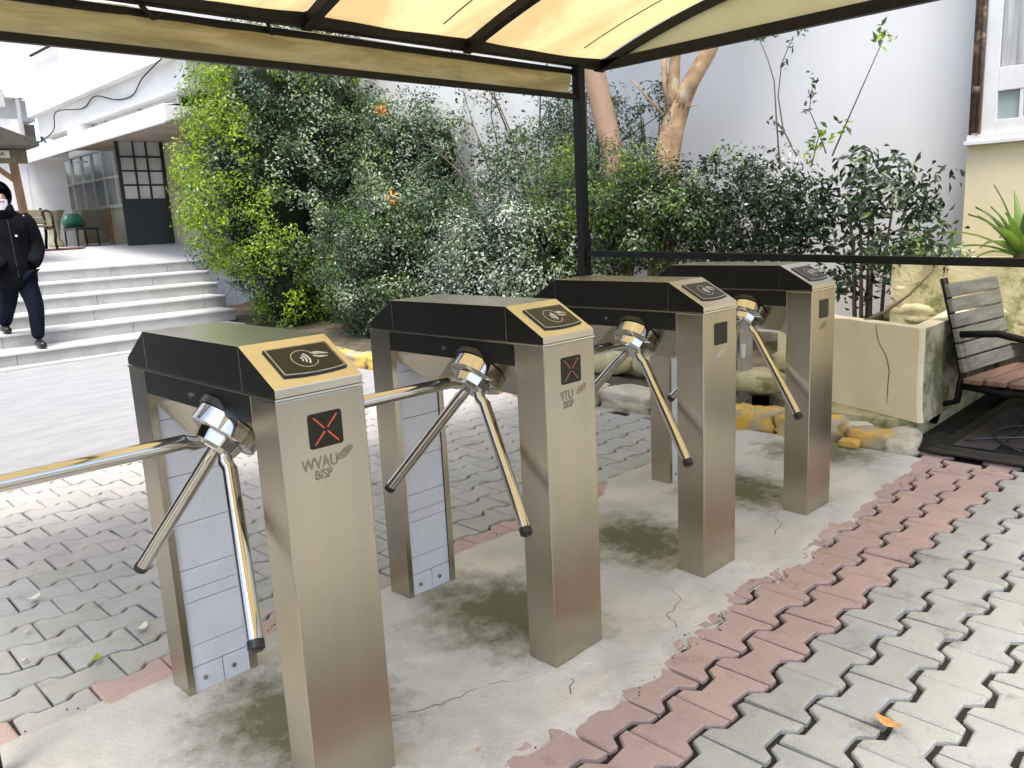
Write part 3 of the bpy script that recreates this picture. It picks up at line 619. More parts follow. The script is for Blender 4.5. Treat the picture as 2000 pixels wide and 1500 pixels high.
# loose hanging ends of the ties at the beam
obj('tie_strap', cbm(MB().tube([(1.14, 1.90, 2.02), (1.15, 1.89, 1.975), (1.17, 1.89, 1.985)], .008, 6).tube([(.62, 1.89, 2.02), (.66, 1.885, 1.975), (.70, 1.89, 1.99)], .010, 6)), M['blacksteel'], cp)
obj('corner_post', cbm(MB().beam((-.415, .645, -.02), (-.415, .645, .95), .05, .05)), M['blacksteel'], cp, bevel=.003) if False else None
lp = empty('barrier_post', (-.435, .635, 0), 'black post foot cut off at the lower left corner', 'post')
obj('post_tube', MB().tube([(0, 0, 0), (0, 0, .92)], .022, 14), M['blacksteel'], lp, smooth=True); obj('post_foot', MB().tube([(0, 0, 0), (0, 0, .012)], .05, 16), M['blacksteel'], lp)
rl = empty('side_railing', (3.1, 1.9, 0), 'black handrail running from the canopy post past the bench', 'railing')
obj('top_rail', MB().beam((0, -.03, .957), (0, -3.17, .885), .032, .036), M['blacksteel'], rl, bevel=.003)
obj('bracket', MB().beam((0.0, -.03, .96), (.0, -.03, .88), .03, .02).beam((.03, -.02, .55), (.03, -.02, 1.1), .015, .015), M['blacksteel'], rl)

# ------------------------------------------------------------------ turnstiles
W, LG, D = .19, .718, .098
def build_turnstile(label):
    t = empty('turnstile', (0, 0, 0), label, 'turnstile', 'tripod turnstiles in a row under the canopy')
    fl = obj('front_leg', MB().box(0, W, 0, D, -.02, .8675), M['steel'], t, bevel=.0025)
    # display, frame and logo on the front leg
    dw = MB(); r_ = .006; x0, x1, z0, z1 = .060, .134, .764, .832
    poly = []
    for cx_, cz_, a0 in ((x1 - r_, z1 - r_, 0), (x0 + r_, z1 - r_, 90), (x0 + r_, z0 + r_, 180), (x1 - r_, z0 + r_, 270)):
        for q in range(5): an = math.radians(a0 + q * 22.5); poly.append((cx_ + r_ * math.cos(an), cz_ + r_ * math.sin(an)))
    dw.prism(poly, -.0012, .004, 'y'); obj('display_window', dw, M['reader'], fl)
    # rear leg: a channel open to the front with white service panels in it
    yl = LG - D
    obj('rear_leg', MB().prism([(0, LG), (0, yl), (.018, yl), (.018, yl + .004), (.004, yl + .004), (.004, LG - .004), (W - .004, LG - .004), (W - .004, yl + .004), (W - .018, yl + .004), (W - .018, yl), (W, yl), (W, LG)], -.02, .8675, 'z'), M['steel'], t)
    zs = [.028, .087, .145, .262, .296, .350, .470, .595, .74, .86]
    for k, (a, b_) in enumerate(zip(zs, zs[1:])):
        if k == 0:
            for xa, xb in ((.0185, .098), (.1, W - .0185)):
                pn = obj('service_panel', MB().box(xa, xb, yl + .007, yl + .012, a - .03, b_ - .0015), M['panelwhite'], t, bevel=.0008)
                xc = (xa + xb) / 2 - .01
                obj('bolt', MB().tube([(xc, yl + .007, .052), (xc, yl + .001, .052)], .0065, 6), M['chrome'], pn)
        else: obj('service_panel', MB().box(.0185, W - .0185, yl + .007 + .0004 * (k % 2), yl + .012, a + .0008, b_ - .0008), M['panelwhite'], t, bevel=.0008)
    # housing under the cap
    hm = MB(); st_ = [(.096, .030, .694), (.185, .120, .699), (.36, .120, .708), (.47, .036, .716), (.635, .016, .790)]
    for y_, xl, zb in st_: hm.v += [(.014, y_, .8122), (xl, y_, zb), (W - .02, y_, zb), (W - .014, y_, .8122)]
    for k in range(len(st_) - 1):
        a = 4 * k
        for q in range(4): hm.face([a + q, a + (q + 1) % 4, a + 4 + (q + 1) % 4, a + 4 + q])
    hm.face([3, 2, 1, 0]); e = 4 * (len(st_) - 1); hm.face([e, e + 1, e + 2, e + 3])
    obj('housing', hm, M['steel'], t, bevel=.003)
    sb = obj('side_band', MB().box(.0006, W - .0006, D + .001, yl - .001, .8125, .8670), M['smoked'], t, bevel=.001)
    lk = obj('lock', MB().tube([(.0006, .372, .838), (-.004, .372, .838)], .0055, 14), M['trim'], t)
    obj('key_slot', MB().box(-.0045, -.0035, .3712, .3728, .8345, .8415), M['gap'], lk)
    cpz = [(0, .8735), (0, .8905), (.125, .962), (.60, .962), (LG, .8905), (LG, .8735)]
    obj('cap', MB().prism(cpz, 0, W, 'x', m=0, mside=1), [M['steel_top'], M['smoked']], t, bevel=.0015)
    tr = MB().box(-.0018, W + .0018, -.0012, LG + .0018, .8685, .8725)
    obj('edge_trim', tr, M['trim'], t)
    for y_, za in ((.1265, .9605), (.599, .9605)): obj('seam_strip', MB().box(-.0008, .0006, y_ - .0007, y_ + .0007, .8740, za), M['trim'], t)
    obj('seam_strip', MB().box(-.0008, .0004, D - .0005, D + .0005, .80, .8672), M['trim'], t)
    # card reader on the sloping front of the cap
    sl = math.atan2(.962 - .8905, .125); c0 = Vector((.104, .0625, .9263)); nrm = Vector((0, -math.sin(sl), math.cos(sl)))
    fr = Matrix.Translation(c0 + nrm * .0004) @ Matrix.Rotation(sl, 4, 'X')
    def plate(name, hw, hh, h, m, par, bow=.006, z0=0):
        pts = [(-hw, hh), (-hw, -hh), (-hw * .5, -hh - bow * .75), (0, -hh - bow), (hw * .5, -hh - bow * .75), (hw, -hh), (hw, hh)]
        b_ = MB().prism(pts, z0, z0 + h, 'z'); me = b_.mesh(name, m); me.transform(fr); return link(name, me, par)
    rd = plate('card_reader', .069, .043, .0030, M['blackplastic'], t)
    plate('reader_edge', .0660, .0402, .0012, M['readerline'], rd, z0=.0030); plate('reader_face', .0640, .0384, .0008, M['reader'], rd, z0=.0042)
    def flat(name, polys, m, par, z=.0051):
        b_ = MB()
        for p in polys: b_.prism(p, z, z + .0004, 'z')
        me = b_.mesh(name, m); me.transform(fr); return link(name, me, par)
    def arc(cx_, cy_, r, a0, a1, w, n=18):
        o_ = [(cx_ + (r + w / 2) * math.cos(math.radians(a0 + (a1 - a0) * i / n)), cy_ + (r + w / 2) * math.sin(math.radians(a0 + (a1 - a0) * i / n))) for i in range(n + 1)]
        i_ = [(cx_ + (r - w / 2) * math.cos(math.radians(a0 + (a1 - a0) * i / n)), cy_ + (r - w / 2) * math.sin(math.radians(a0 + (a1 - a0) * i / n))) for i in range(n + 1)]
        return [[o_[k], o_[k + 1], i_[k + 1], i_[k]] for k in range(n)]
    flat('reader_ring', arc(-.004, -.003, .0265, 40, 335, .0016, 30), M['readerline'], rd)
    flat('reader_waves', arc(-.018, -.004, .009, -42, 42, .0030, 8) + arc(-.018, -.004, .016, -42, 42, .0034, 8) + arc(-.018, -.004, .023, -42, 42, .0036, 8), M['panelwhite'], rd)
    flat('reader_hand', [[(.014, .012), (.030, .014), (.050, .004), (.052, .001), (.036, .004), (.024, .004)], [(.016, .004), (.030, -.001), (.044, -.004), (.046, -.007), (.028, -.007), (.018, -.002)]], M['readerline'], rd)
    # tripod: hub with axis at 45 degrees
    A = Vector((-.7071, 0, -.7071)); h = Vector((.020, .272, .765))
    hb = obj('hub', MB().tube([h - A * .026, h + A * .008, h + A * .011], [.074, .074, .069], 32), M['chrome'], t); sm_angle(hb)
    ring = obj('hub_collar', MB().tube([h - A * .044, h - A * .028], [.079, .079], 32), M['blackplastic'], hb); sm_angle(ring)
    core = obj('hub_core', MB().tube([h + A * .010, h + A * .034, h + A * .044], [.052, .046, .036], 9), M['chrome'], hb, bevel=.004)
    for k, d_ in enumerate(((-1, 0, 0), (-.25, .612, -.75), (-.25, -.612, -.75))):
        d_ = Vector(d_).normalized(); L2 = .446
        root_ = h - A * .008
        ar = obj('arm', MB().tube([root_ + d_ * .030 + A * .016, h + d_ * .062 + A * .010, h + d_ * .085, h + d_ * (L2 - .006)], [.0135, .0150, .0155, .0155], 20), M['chrome'], t); sm_angle(ar)
        ec = obj('end_cap', MB().tube([h + d_ * (L2 - .006), h + d_ * (L2 + .010), h + d_ * (L2 + .014)], [.0161, .0161, .011], 16), M['blackplastic'], ar); sm_angle(ec)
    return t
labs = ['nearest and largest turnstile with red X display and tan card reader', 'second turnstile from the camera, its upper arm reaching behind the nearest turnstile',
        'third turnstile from the camera with grey card reader and blank display', 'farthest turnstile beside the cream planter wall']
T0 = build_turnstile(labs[0]); TS = [T0]
for i in range(1, 4):
    c_ = copy_tree(T0); c_.location = (i * S + (.003, -.002, .002)[i - 1], 0, 0); c_['label'] = labs[i]; c_.rotation_euler = (0, 0, (.004, .0, -.003)[i - 1]); TS.append(c_)
def fl_of(t): return [c for c in t.children if c.name.startswith('front_leg')][0]
RX = Matrix.Rotation(PI / 2, 4, 'X')
def xsign(t, m, gap=.006):
    f = fl_of(t); par = [c for c in f.children if c.name.startswith('display_window')][0]
    cx_, cz_ = .097, .798; b_ = MB()
    for sx, sz in ((1, 1), (-1, 1), (1, -1), (-1, -1)):
        n = 6
        for k in range(n):
            f0 = .14 + .86 * k / n; f1 = f0 + .13
            p0 = (cx_ + sx * .026 * f0, cz_ + sz * .027 * f0); p1 = (cx_ + sx * .026 * f1, cz_ + sz * .027 * f1)
            w_ = .0011 + .0006 * random.random()
            b_.tube([(p0[0], -.0017, p0[1]), (p1[0], -.0017, p1[1])], w_, 6)
    obj('red_cross', b_, m, par)
xsign(TS[0], M['led']); xsign(TS[1], M['leddim'])
def logo(t, a, b2, m):
    f = fl_of(t)
    text_mesh('logo_text', a, .033, m, f, Matrix.Translation((.079, -.0006, .7245)) @ RX, ext=.0003, sx=.80)
    text_mesh('logo_text', b2, .026, m, f, Matrix.Translation((.084, -.0006, .7035)) @ RX, ext=.0003, sx=.84)
    leaf = [(.122 + .018 * math.cos(q) * 1 + .004 * math.sin(q), .742 + .0105 * math.sin(q) + .006 * math.cos(q)) for q in np.linspace(0, 2 * PI, 20, endpoint=False)]
    b_ = MB().prism([(x + .013, z + .001) for x, z in leaf], -.0009, -.0001, 'y'); obj('logo_leaf', b_, m, f)
logo(TS[0], 'WVAU', 'BISP', M['logo']); logo(TS[1], '9TU', 'BISP', M['logo'])
for t in TS[2:]:
    f = fl_of(t)
    obj('worn_logo', MB().prism([(.095 + .030 * math.cos(q) + .004 * math.sin(3 * q), .735 + .010 * math.sin(q) + .008 * math.cos(q)) for q in np.linspace(0, 2 * PI, 22, endpoint=False)], -.0008, -.0001, 'y'), M['logo'] if t is TS[3] else M['galv'], f)

# ------------------------------------------------------------------ foliage
def leaf_mesh(name, P, Nn, size, mats, midx, slim=.5):
    n = len(P); r = RNG
    Nn = Nn / np.linalg.norm(Nn, axis=1, keepdims=True)
    t = np.cross(Nn, r.normal(size=(n, 3))); t /= np.linalg.norm(t, axis=1, keepdims=True) + 1e-9
    b_ = np.cross(Nn, t); s = size * r.uniform(.6, 1.3, (n, 1))
    base = P - t * s * .5; tip = P + t * s * .5 - Nn * s * .12
    l_ = P + b_ * s * slim * .5 + Nn * s * .10; rr = P - b_ * s * slim * .5 + Nn * s * .10
    V = np.stack([base, l_, tip, rr], 1).reshape(-1, 3)
    i = np.arange(n) * 4
    F = np.stack([i, i + 2, i + 1, i, i + 3, i + 2], 1).reshape(-1)
    me = bpy.data.meshes.new(name); me.vertices.add(4 * n); me.vertices.foreach_set('co', V.astype(np.float32).ravel())
    me.loops.add(6 * n); me.loops.foreach_set('vertex_index', F.astype(np.int32)); me.polygons.add(2 * n)
    me.polygons.foreach_set('loop_start', np.arange(0, 6 * n, 3, dtype=np.int32)); me.polygons.foreach_set('loop_total', np.full(2 * n, 3, np.int32))
    for m in mats: me.materials.append(m)
    me.polygons.foreach_set('material_index', np.repeat(midx, 2).astype(np.int32)); me.update(calc_edges=True); me.validate()
    return me
def bush(name, label, c, r, ncl, npc, size, pal, zmin=0, clr=(.09, .19), group='shrubs and hedges along the planting bed', cat='shrub', core=True, slim=.5, accent=None, stems=6, shell=.55, up=.3, flat=1.0):
    root = empty(name, (c[0], c[1], zmin), label, cat, group)
    c = np.array(c, float); r = np.array(r, float)
    dirs = RNG.normal(size=(ncl, 3)); dirs /= np.linalg.norm(dirs, axis=1, keepdims=True)
    rad = RNG.uniform(shell, 1, (ncl, 1)) ** .7
    lump = np.array([1 + .22 * zz((d_[0] * 2.2 + c[0], d_[1] * 2.2, d_[2] * 2.2)) + .12 * zz((d_[0] * 6, d_[1] * 6 + c[1], d_[2] * 6)) for d_ in dirs])[:, None]
    cl = c + dirs * rad * r * lump; cl[:, 2] = np.maximum(cl[:, 2], zmin + .05)
    cr = RNG.uniform(*clr, ncl)
    names = list(pal); wts = np.array([pal[k] for k in names], float); wts /= wts.sum()
    cm = RNG.choice(len(names), ncl, p=wts)
    if accent is not None:
        for k in range(ncl):
            a = accent(cl[k])
            if a and a in names: cm[k] = names.index(a)
    n = ncl * npc; ci = np.repeat(np.arange(ncl), npc)
    d = RNG.normal(size=(n, 3)); d /= np.linalg.norm(d, axis=1, keepdims=True)
    P = cl[ci] + d * cr[ci][:, None] * RNG.uniform(.35, 1.05, (n, 1)) ** .8 * np.array([1, 1, flat])
    Nn = d * .7 + (cl[ci] - c) / r * .4 + np.array([0, 0, up]) + RNG.normal(size=(n, 3)) * .45
    mi = cm[ci].copy(); sw = RNG.random(n) < .28; mi[sw] = RNG.choice(len(names), sw.sum(), p=wts)
    keep = (P[:, 2] > zmin - .02) & (P[:, 0] < 5.27)
    P, Nn, mi = P[keep] - np.array([c[0], c[1], zmin]), Nn[keep], mi[keep]
    link('foliage', leaf_mesh('foliage', P, Nn, size, [LEAF[k] for k in names], mi, slim), root)
    sb = MB()
    for k in range(stems):
        an = random.uniform(0, 2 * PI); q = Vector((math.cos(an) * r[0] * .5, math.sin(an) * r[1] * .5, (c[2] - zmin) + r[2] * random.uniform(.1, .7)))
        sb.tube([(q.x * .55, q.y * .55, -.12), (q.x * .7, q.y * .7, q.z * .5), tuple(q)], [.013, .009, .004], 6)
    obj('stems', sb, M['twig'], root)
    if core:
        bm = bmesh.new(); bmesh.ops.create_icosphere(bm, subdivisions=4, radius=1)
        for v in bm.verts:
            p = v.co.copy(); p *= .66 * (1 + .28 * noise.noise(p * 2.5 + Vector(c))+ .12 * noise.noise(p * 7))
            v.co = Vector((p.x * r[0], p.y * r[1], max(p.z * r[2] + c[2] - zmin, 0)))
        me = bpy.data.meshes.new('inner_shade'); bm.to_mesh(me); bm.free(); me.materials.append(M['innershade']); link('inner_shade', me, root)
    return root
lim = lambda p: 'lime' if (p[0] < 3.62 + .35 * zz(tuple(p)) and zz((p[0] * 2, p[1] * 2, p[2] * 2)) > -.15) else None
bush('broad_bush', 'tall broad bush with yellow green left side, beside the top of the steps', (4.55, 7.45, 1.80), (1.45, 1.3, 1.80), 1250, 75, .042, {'dark': 2.2, 'mid': 4, 'blue': 1.2, 'silver': 2, 'lime': .5, 'bright': 1}, accent=lim)
bush('broad_bush', 'small yellow green bush at the lower right end of the steps', (3.95, 7.0, .5), (.35, .45, .5), 50, 110, .045, {'dark': 1, 'bright': 2, 'lime': 1.6})
bush('dense_shrub', 'dense dark green rounded shrub just behind the first turnstiles', (4.35, 5.2, .78), (.85, 1.15, .90), 720, 80, .034, {'dark': 2.6, 'mid': 4, 'blue': 2, 'silver': 2.2, 'bright': 1})
bush('dense_shrub', 'grey green shrub rising above the dense rounded shrub under the canopy bar', (4.95, 5.9, 1.75), (.6, .9, .80), 330, 75, .038, {'dark': 1.5, 'mid': 3, 'blue': 2, 'silver': 2.5, 'bright': 1})
bush('flowering_shrub', 'shrub thick with pale leaves, left of the canopy post', (4.15, 3.5, .72), (.6, .95, .64), 500, 80, .031, {'dark': 2.4, 'mid': 2, 'blue': 2, 'silver': 2.6, 'pale': 2}, accent=lambda p: 'pale' if p[2] < .75 and random.random() < .35 else None)
bush('feathery_shrub', 'bright green feathery shrub top at the canopy post', (4.30, 2.85, 1.35), (.42, .75, .40), 120, 120, .030, {'bright': 3, 'mid': 2, 'lime': 1, 'dark': 1.5, 'blue': 1}, core=False, slim=.35)
bush('feathery_shrub', 'thin grey green shrub below the brown branches', (4.75, 3.9, 1.55), (.40, .7, .50), 90, 70, .036, {'mid': 2, 'silver': 2, 'dark': 1, 'bright': .5}, core=False, clr=(.08, .16))
bush('clipped_hedge', 'clipped dark hedge in front of the grey wall, under the forked tree', (4.55, 1.75, 1.12), (.28, .72, .42), 150, 74, .038, {'dark': 9, 'mid': .8, 'pale': .5}, zmin=.5, group='hedges in front of the grey wall', cat='hedge', up=.1, core=False, clr=(.08, .17), shell=.3)
bush('open_hedge', 'loose hedge of large dark leaves at the right end of the grey wall', (4.60, .78, 1.02), (.25, .46, .42), 52, 30, .068, {'dark': 6, 'mid': 1, 'silver': .3}, zmin=.5, core=False, clr=(.10, .2), group='hedges in front of the grey wall', cat='hedge', slim=.42, up=0)
bush('low_plant', 'low sprawling plant at the foot of the cream building', (4.42, .38, .80), (.20, .28, .13), 22, 46, .035, {'mid': 2, 'bright': 1, 'silver': 1, 'dark': 1}, zmin=.6, core=False, clr=(.06, .12))
bush('trailing_plant', 'dark leaves trailing below the handrail behind the farthest turnstile', (4.15, .92, .70), (.12, .26, .12), 12, 20, .055, {'dark': 5, 'mid': 1}, zmin=.45, core=False, clr=(.05, .10), stems=2)
bush('leaf_spray', 'dark leafy spray beside the left tree trunk', (4.75, 2.55, 1.88), (.16, .24, .30), 20, 26, .048, {'dark': 4, 'blue': 1, 'mid': 1}, zmin=1.3, core=False, clr=(.06, .12), slim=.3, stems=4)
bush('leaf_spray', 'grey green leafy spray left of the canopy post under the valance', (4.6, 3.15, 2.0), (.28, .42, .22), 50, 50, .036, {'blue': 3, 'dark': 2, 'silver': 1.5}, zmin=1.4, core=False, clr=(.07, .14), slim=.3)
bush('leafy_shrub', 'mixed green shrub covering the feet of both tree trunks', (4.28, 2.35, 1.15), (.30, .62, .42), 150, 80, .034, {'dark': 3, 'mid': 2.5, 'bright': 1.2, 'silver': 1}, zmin=.3, core=False, clr=(.08, .17), shell=.3)
# bare branches behind
br = empty('bare_shrub', (5.0, 4.2, .15), 'brown branched shrub with few leaves seen against the pale wall', 'shrub')
b_ = MB(); tips = []
for k in range(9):
    an = random.uniform(-1.4, 1.4); p = Vector((0, 0, .5)); b0 = [Vector((0, 0, 0)), p.copy()]; d = Vector((random.uniform(-.25, .1), math.sin(an), 1.2)).normalized()
    for q in range(6):
        p = p + d * .34; d = (d + Vector((random.uniform(-.2, .15), random.uniform(-.4, .4), random.uniform(-.15, .3)))).normalized(); b0.append(p.copy())
        if q > 1:
            e = p + Vector((random.uniform(-.15, .1), random.uniform(-.4, .4), random.uniform(-.1, .3))); b_.tube([p, (p + e) / 2 + Vector((0, 0, .03)), e], [.006, .005, .002], 5); tips += [e, (p + e) / 2]
    b_.tube(b0, [.022, .020, .017, .014, .011, .009, .006, .003], 6)
obj('branches', b_, M['twig'], br)
tp = np.array([tuple(t_) for t_ in tips]); P = np.repeat(tp, 26, 0) + RNG.normal(size=(len(tp) * 26, 3)) * .07
link('foliage', leaf_mesh('foliage', P, RNG.normal(size=P.shape) + np.array([0, 0, .4]), .04, [LEAF['dark'], LEAF['mid'], LEAF['silver']], RNG.integers(0, 3, len(P))), br)
# tall sprigs above the hedge
def sprig(name, label, pts, r, leaves, size, m, n_=7):
    t = empty(name, pts[0], label, 'shoot', 'tall thin shoots above the dark hedge'); o_ = Vector(pts[0])
    obj('stem', MB().tube([Vector(p) - o_ for p in pts], [r * (1 - .6 * i / (len(pts) - 1)) for i in range(len(pts))], 6), M['twig'], t)
    for (x, y, z) in leaves:
        P = np.array([(x, y, z)]) - np.array(o_) + RNG.normal(size=(n_, 3)) * size * .55
        link('leaf_cluster', leaf_mesh('leaf_cluster', P, RNG.normal(size=P.shape) + np.array([-.4, -.3, .5]), size, [LEAF[m], LEAF['mid']], RNG.integers(0, 2, n_), .42), t)['kind'] = 'stuff'
    return t
sprig('leafy_shoot', 'thin shoot rising straight against the grey wall, top leaves under the canopy edge', [(4.6, 1.42, 1.45), (4.6, 1.45, 1.75), (4.6, 1.47, 2.0), (4.6, 1.52, 2.15), (4.6, 1.58, 2.28)], .006, [(4.6, 1.46, 1.72), (4.6, 1.58, 2.27), (4.6, 1.50, 2.30)], .05, 'dark')
sprig('leafy_shoot', 'branching shoot with leaves at several heights, just right of the straight shoot', [(4.6, 1.30, 1.5), (4.6, 1.40, 1.68), (4.6, 1.44, 1.9), (4.6, 1.42, 2.1), (4.6, 1.34, 2.26)], .006, [(4.6, 1.42, 1.66), (4.6, 1.40, 2.09), (4.6, 1.36, 2.20), (4.6, 1.28, 2.27)], .045, 'dark')
sprig('leafy_shoot', 'bent shoot with a curl of leaves at mid height', [(4.6, 1.10, 1.5), (4.6, 1.18, 1.70), (4.6, 1.22, 1.78), (4.6, 1.20, 1.95)], .005, [(4.6, 1.22, 1.80), (4.6, 1.20, 1.97), (4.6, 1.19, 1.88)], .045, 'dark')
sprig('leafy_shoot', 'long slanting shoot ending in a bright green leaf tuft', [(4.6, 1.06, 1.48), (4.6, .98, 1.66), (4.6, .88, 1.88), (4.6, .765, 2.13)], .006, [(4.6, .76, 2.16), (4.6, .755, 2.15), (4.6, 1.0, 1.66)], .06, 'lime', 9)
sprig('leafy_shoot', 'short pale green shoot low above the hedge', [(4.5, 1.15, 1.42), (4.5, 1.12, 1.55), (4.5, 1.10, 1.62)], .005, [(4.5, 1.12, 1.56), (4.5, 1.10, 1.62), (4.5, 1.16, 1.52), (4.5, 1.08, 1.58), (4.5, 1.14, 1.48)], .05, 'lime', 9)
sprig('leafy_shoot', 'short shoot with one bright leaf left of the straight shoot', [(4.5, 1.85, 1.42), (4.5, 1.83, 1.55), (4.5, 1.80, 1.62)], .005, [(4.5, 1.80, 1.60), (4.5, 1.84, 1.52), (4.5, 1.88, 1.55)], .055, 'bright', 6)
# twiggy stem over the planter
sprig('bare_twig', 'dark bent twig leaning over the cream planter', [(3.62, .42, .56), (3.75, .36, .60), (3.85, .28, .68), (3.95, .22, .78), (4.1, .2, .86)], .009, [], .03, 'dark')['group'] = 'bare twigs'

# trees
def tree(name, label, parts, m, crown_c, crown_r):
    t = empty(name, parts[0][0][0], label, 'tree', 'trees rising behind the hedge'); o_ = Vector(parts[0][0][0])
    tr = obj('trunk', MB().tube([Vector(p) - o_ for p in parts[0][0]], parts[0][1], 16), m, t, smooth=True)
    for pts, rs in parts[1:]: obj('limb', MB().tube([Vector(p) - o_ for p in pts], rs, 12), m, t, smooth=True)
    n = 2600; cc = np.array(crown_c); q = RNG.normal(size=(34, 3)); q /= np.linalg.norm(q, axis=1, keepdims=True); q = cc + q * np.array(crown_r) * RNG.uniform(.4, 1, (34, 1))
    P = np.repeat(q, n // 34, 0); P = P + RNG.normal(size=P.shape) * .16 - np.array(o_)
    link('crown', leaf_mesh('crown', P, RNG.normal(size=P.shape) + np.array([0, 0, .6]), .08, [LEAF['dark'], LEAF['mid'], LEAF['bright']], RNG.integers(0, 3, len(P))), t)
    return t
tree('smooth_tree', 'reddish tree trunk just right of the canopy post', [([(4.60, 2.78, .1), (4.58, 2.78, 1.1), (4.53, 2.80, 1.70), (4.50, 2.86, 2.0), (4.46, 2.92, 2.35), (4.42, 3.0, 3.2)], [.10, .095, .085, .088, .085, .06])], M['bark'], (4.5, 3.1, 4.0), (.8, .8, .6))
tree('forked_tree', 'pale forked tree trunk leaning right in front of the grey wall', [([(4.66, 2.42, .1), (4.66, 2.40, 1.2), (4.67, 2.38, 1.60), (4.70, 2.345, 1.80), (4.73, 2.30, 1.95), (4.75, 2.24, 2.06)], [.11, .10, .098, .088, .078, .055]),
     ([(4.70, 2.34, 1.84), (4.76, 2.22, 2.12), (4.82, 2.12, 2.30), (4.95, 1.9, 2.8)], [.075, .062, .058, .045]), ([(4.70, 2.35, 1.90), (4.69, 2.33, 2.08), (4.69, 2.31, 2.32), (4.70, 2.3, 2.9)], [.055, .044, .040, .03]),
     ([(4.71, 2.37, 1.92), (4.68, 2.395, 2.1), (4.67, 2.40, 2.35)], [.03, .022, .02]), ([(4.70, 2.40, 1.88), (4.66, 2.55, 2.05), (4.62, 2.68, 2.2)], [.012, .008, .006]), ([(4.72, 2.25, 1.94), (4.74, 2.15, 1.945)], [.008, .004])],
     M['bark2'], (4.8, 2.0, 4.1), (.9, .9, .6))
# orange blossoms
for k, (x, y, z) in enumerate(((4.18, 5.28, 2.27), (3.836, 4.763, 1.409))):
    P = RNG.normal(size=(40, 3)) * .028; f = empty('orange_blossom', (x, y, z), ('upper' if k == 0 else 'lower') + ' of the two orange blossoms on the shrubs', 'flower', 'orange blossoms')
    link('petals', leaf_mesh('petals', P, RNG.normal(size=P.shape), .035, [M['flower']], np.zeros(40, int)), f)

# yucca on the ledge
yc = empty('spiky_plant', (4.62, -.05, .82), 'spiky plant with long pointed leaves above the bench', 'plant')
for k in range(26):
    an = 2 * PI * k / 26 * 2.4 + random.uniform(-.2, .2); el = random.uniform(.35, 1.5); L_ = random.uniform(.30, .48); b_ = MB(); n = 7; o0 = len(b_.v)
    dx, dy = math.cos(an), math.sin(an); rows_ = []
    for i in range(n + 1):
        s_ = i / n; e = el - .35 * s_ * s_ * (1.5 - el) ; r0 = L_ * s_ * math.cos(e); z0 = L_ * s_ * math.sin(e); w_ = .034 * (1 - s_ ** 1.6) * (.6 + .9 * min(s_ * 3, 1)) * .8
        for q, hh in ((-1, .006), (0, -.004), (1, .006)): b_.v.append((dx * r0 - dy * w_ * q, dy * r0 + dx * w_ * q, z0 + hh))
    for i in range(n):
        for q in (0, 1): a = o0 + i * 3 + q; b_.face([a, a + 1, a + 4, a + 3])
    obj('leaf', b_, LEAF['bright'] if k % 3 else LEAF['mid'], yc, smooth=True)
obj('root_clump', MB().tube([(0, 0, -.1), (0, 0, .05)], [.07, .04], 8), M['twig'], yc)

# bench at the right on the black sheet
garden_bench('slatted_bench', (3.70, -.035, .03), -.14, 'grey slatted bench with black side frames at the right edge', 1.6, M['slat'], M['seatred'], M['blacksteel'], 6, .73, seatz=.25)
ms = empty('black_ground_tray', (4.0, -.5, 0), 'black edged dark tiled tray on the ground under the bench', 'mat')
obj('tray_base', MB().box(-.74, 1.5, -1.2, .46, .003, .016), M['rubber'], ms, bevel=.006)
for k in range(4):
    obj('tray_rim', MB().tube([(-.76 + .035 * k + .01 * zz((k, i * .4, 0)), .50 - 1.7 * i / 12, .022 + .006 * zz((i * .7, k, 2))) for i in range(13)], .011 - .001 * k, 8), M['rubber'], ms, smooth=True)
for i in range(6):
    for j in range(7):
        obj('tray_tile', MB().box(-.10, .10, -.085, .085, 0, .010), M['matdark'], ms, loc=(-.50 + i * .212 + (.1 if j % 2 else 0), .30 - j * .178, .0165), rot=(random.uniform(-.01, .01), random.uniform(-.01, .01), 0), bevel=.003)
b_ = MB()
for pts in ([(-.6, .1, .035), (-.4, .28, .05), (-.1, .2, .04), (.3, .3, .05), (.8, .1, .04)], [(-.62, -.1, .035), (-.2, .05, .05), (.1, -.05, .04), (.6, .05, .045)], [(-.55, .35, .04), (-.3, .0, .05), (-.1, -.2, .04), (.3, -.3, .04)]):
    P = [Vector(p) for p in pts]; sm = []
    for a, c_ in zip(P, P[1:]):
        for q in range(6): sm.append(a.lerp(c_, q / 6) + Vector((0, .03 * math.sin(q / 6 * PI), 0)))
    b_.tube(sm, .006, 6)
cb2 = obj('cables', b_, M['rubber'], None, loc=(4.0, -.5, 0), smooth=True); tag(cb2, 'thin black cables lying loose on the dark tray under the bench', 'cable')

# cracks in the apron
def apron_z(x, y):
    yf = -.128 + .05 * zz((x * 3.1, 0, 5)) + .035 * zz((x * 11, 0, 2)); yr = .80
    v = (y - (yf - .05)) / (yr - yf + .1)
    return APF((x + 1.4) / 4.56, max(0, min(1, v)))[2]
for k, P in enumerate(([(.62, -.14), (.70, -.06), (.74, .02), (.84, .05), (.92, .12)], [(.30, .18), (.42, .12), (.55, .10), (.66, .02)], [(1.10, -.12), (1.16, -.04), (1.27, -.01), (1.31, .08)], [(1.9, .02), (2.02, .05), (2.1, .14)])):
    pts = []
    for (a, b2), (c_, d_) in zip(P, P[1:]):
        for q in range(7):
            t_ = q / 7; x = a + (c_ - a) * t_ + random.uniform(-.006, .006); y = b2 + (d_ - b2) * t_ + random.uniform(-.006, .006); pts.append((x, y, apron_z(x, y) + .0004))
    obj('crack', MB().tube(pts, [.0013 * (1 - .7 * i_ / len(pts)) for i_ in range(len(pts))], 4, flat=.5), M['jointsoil'], ap)

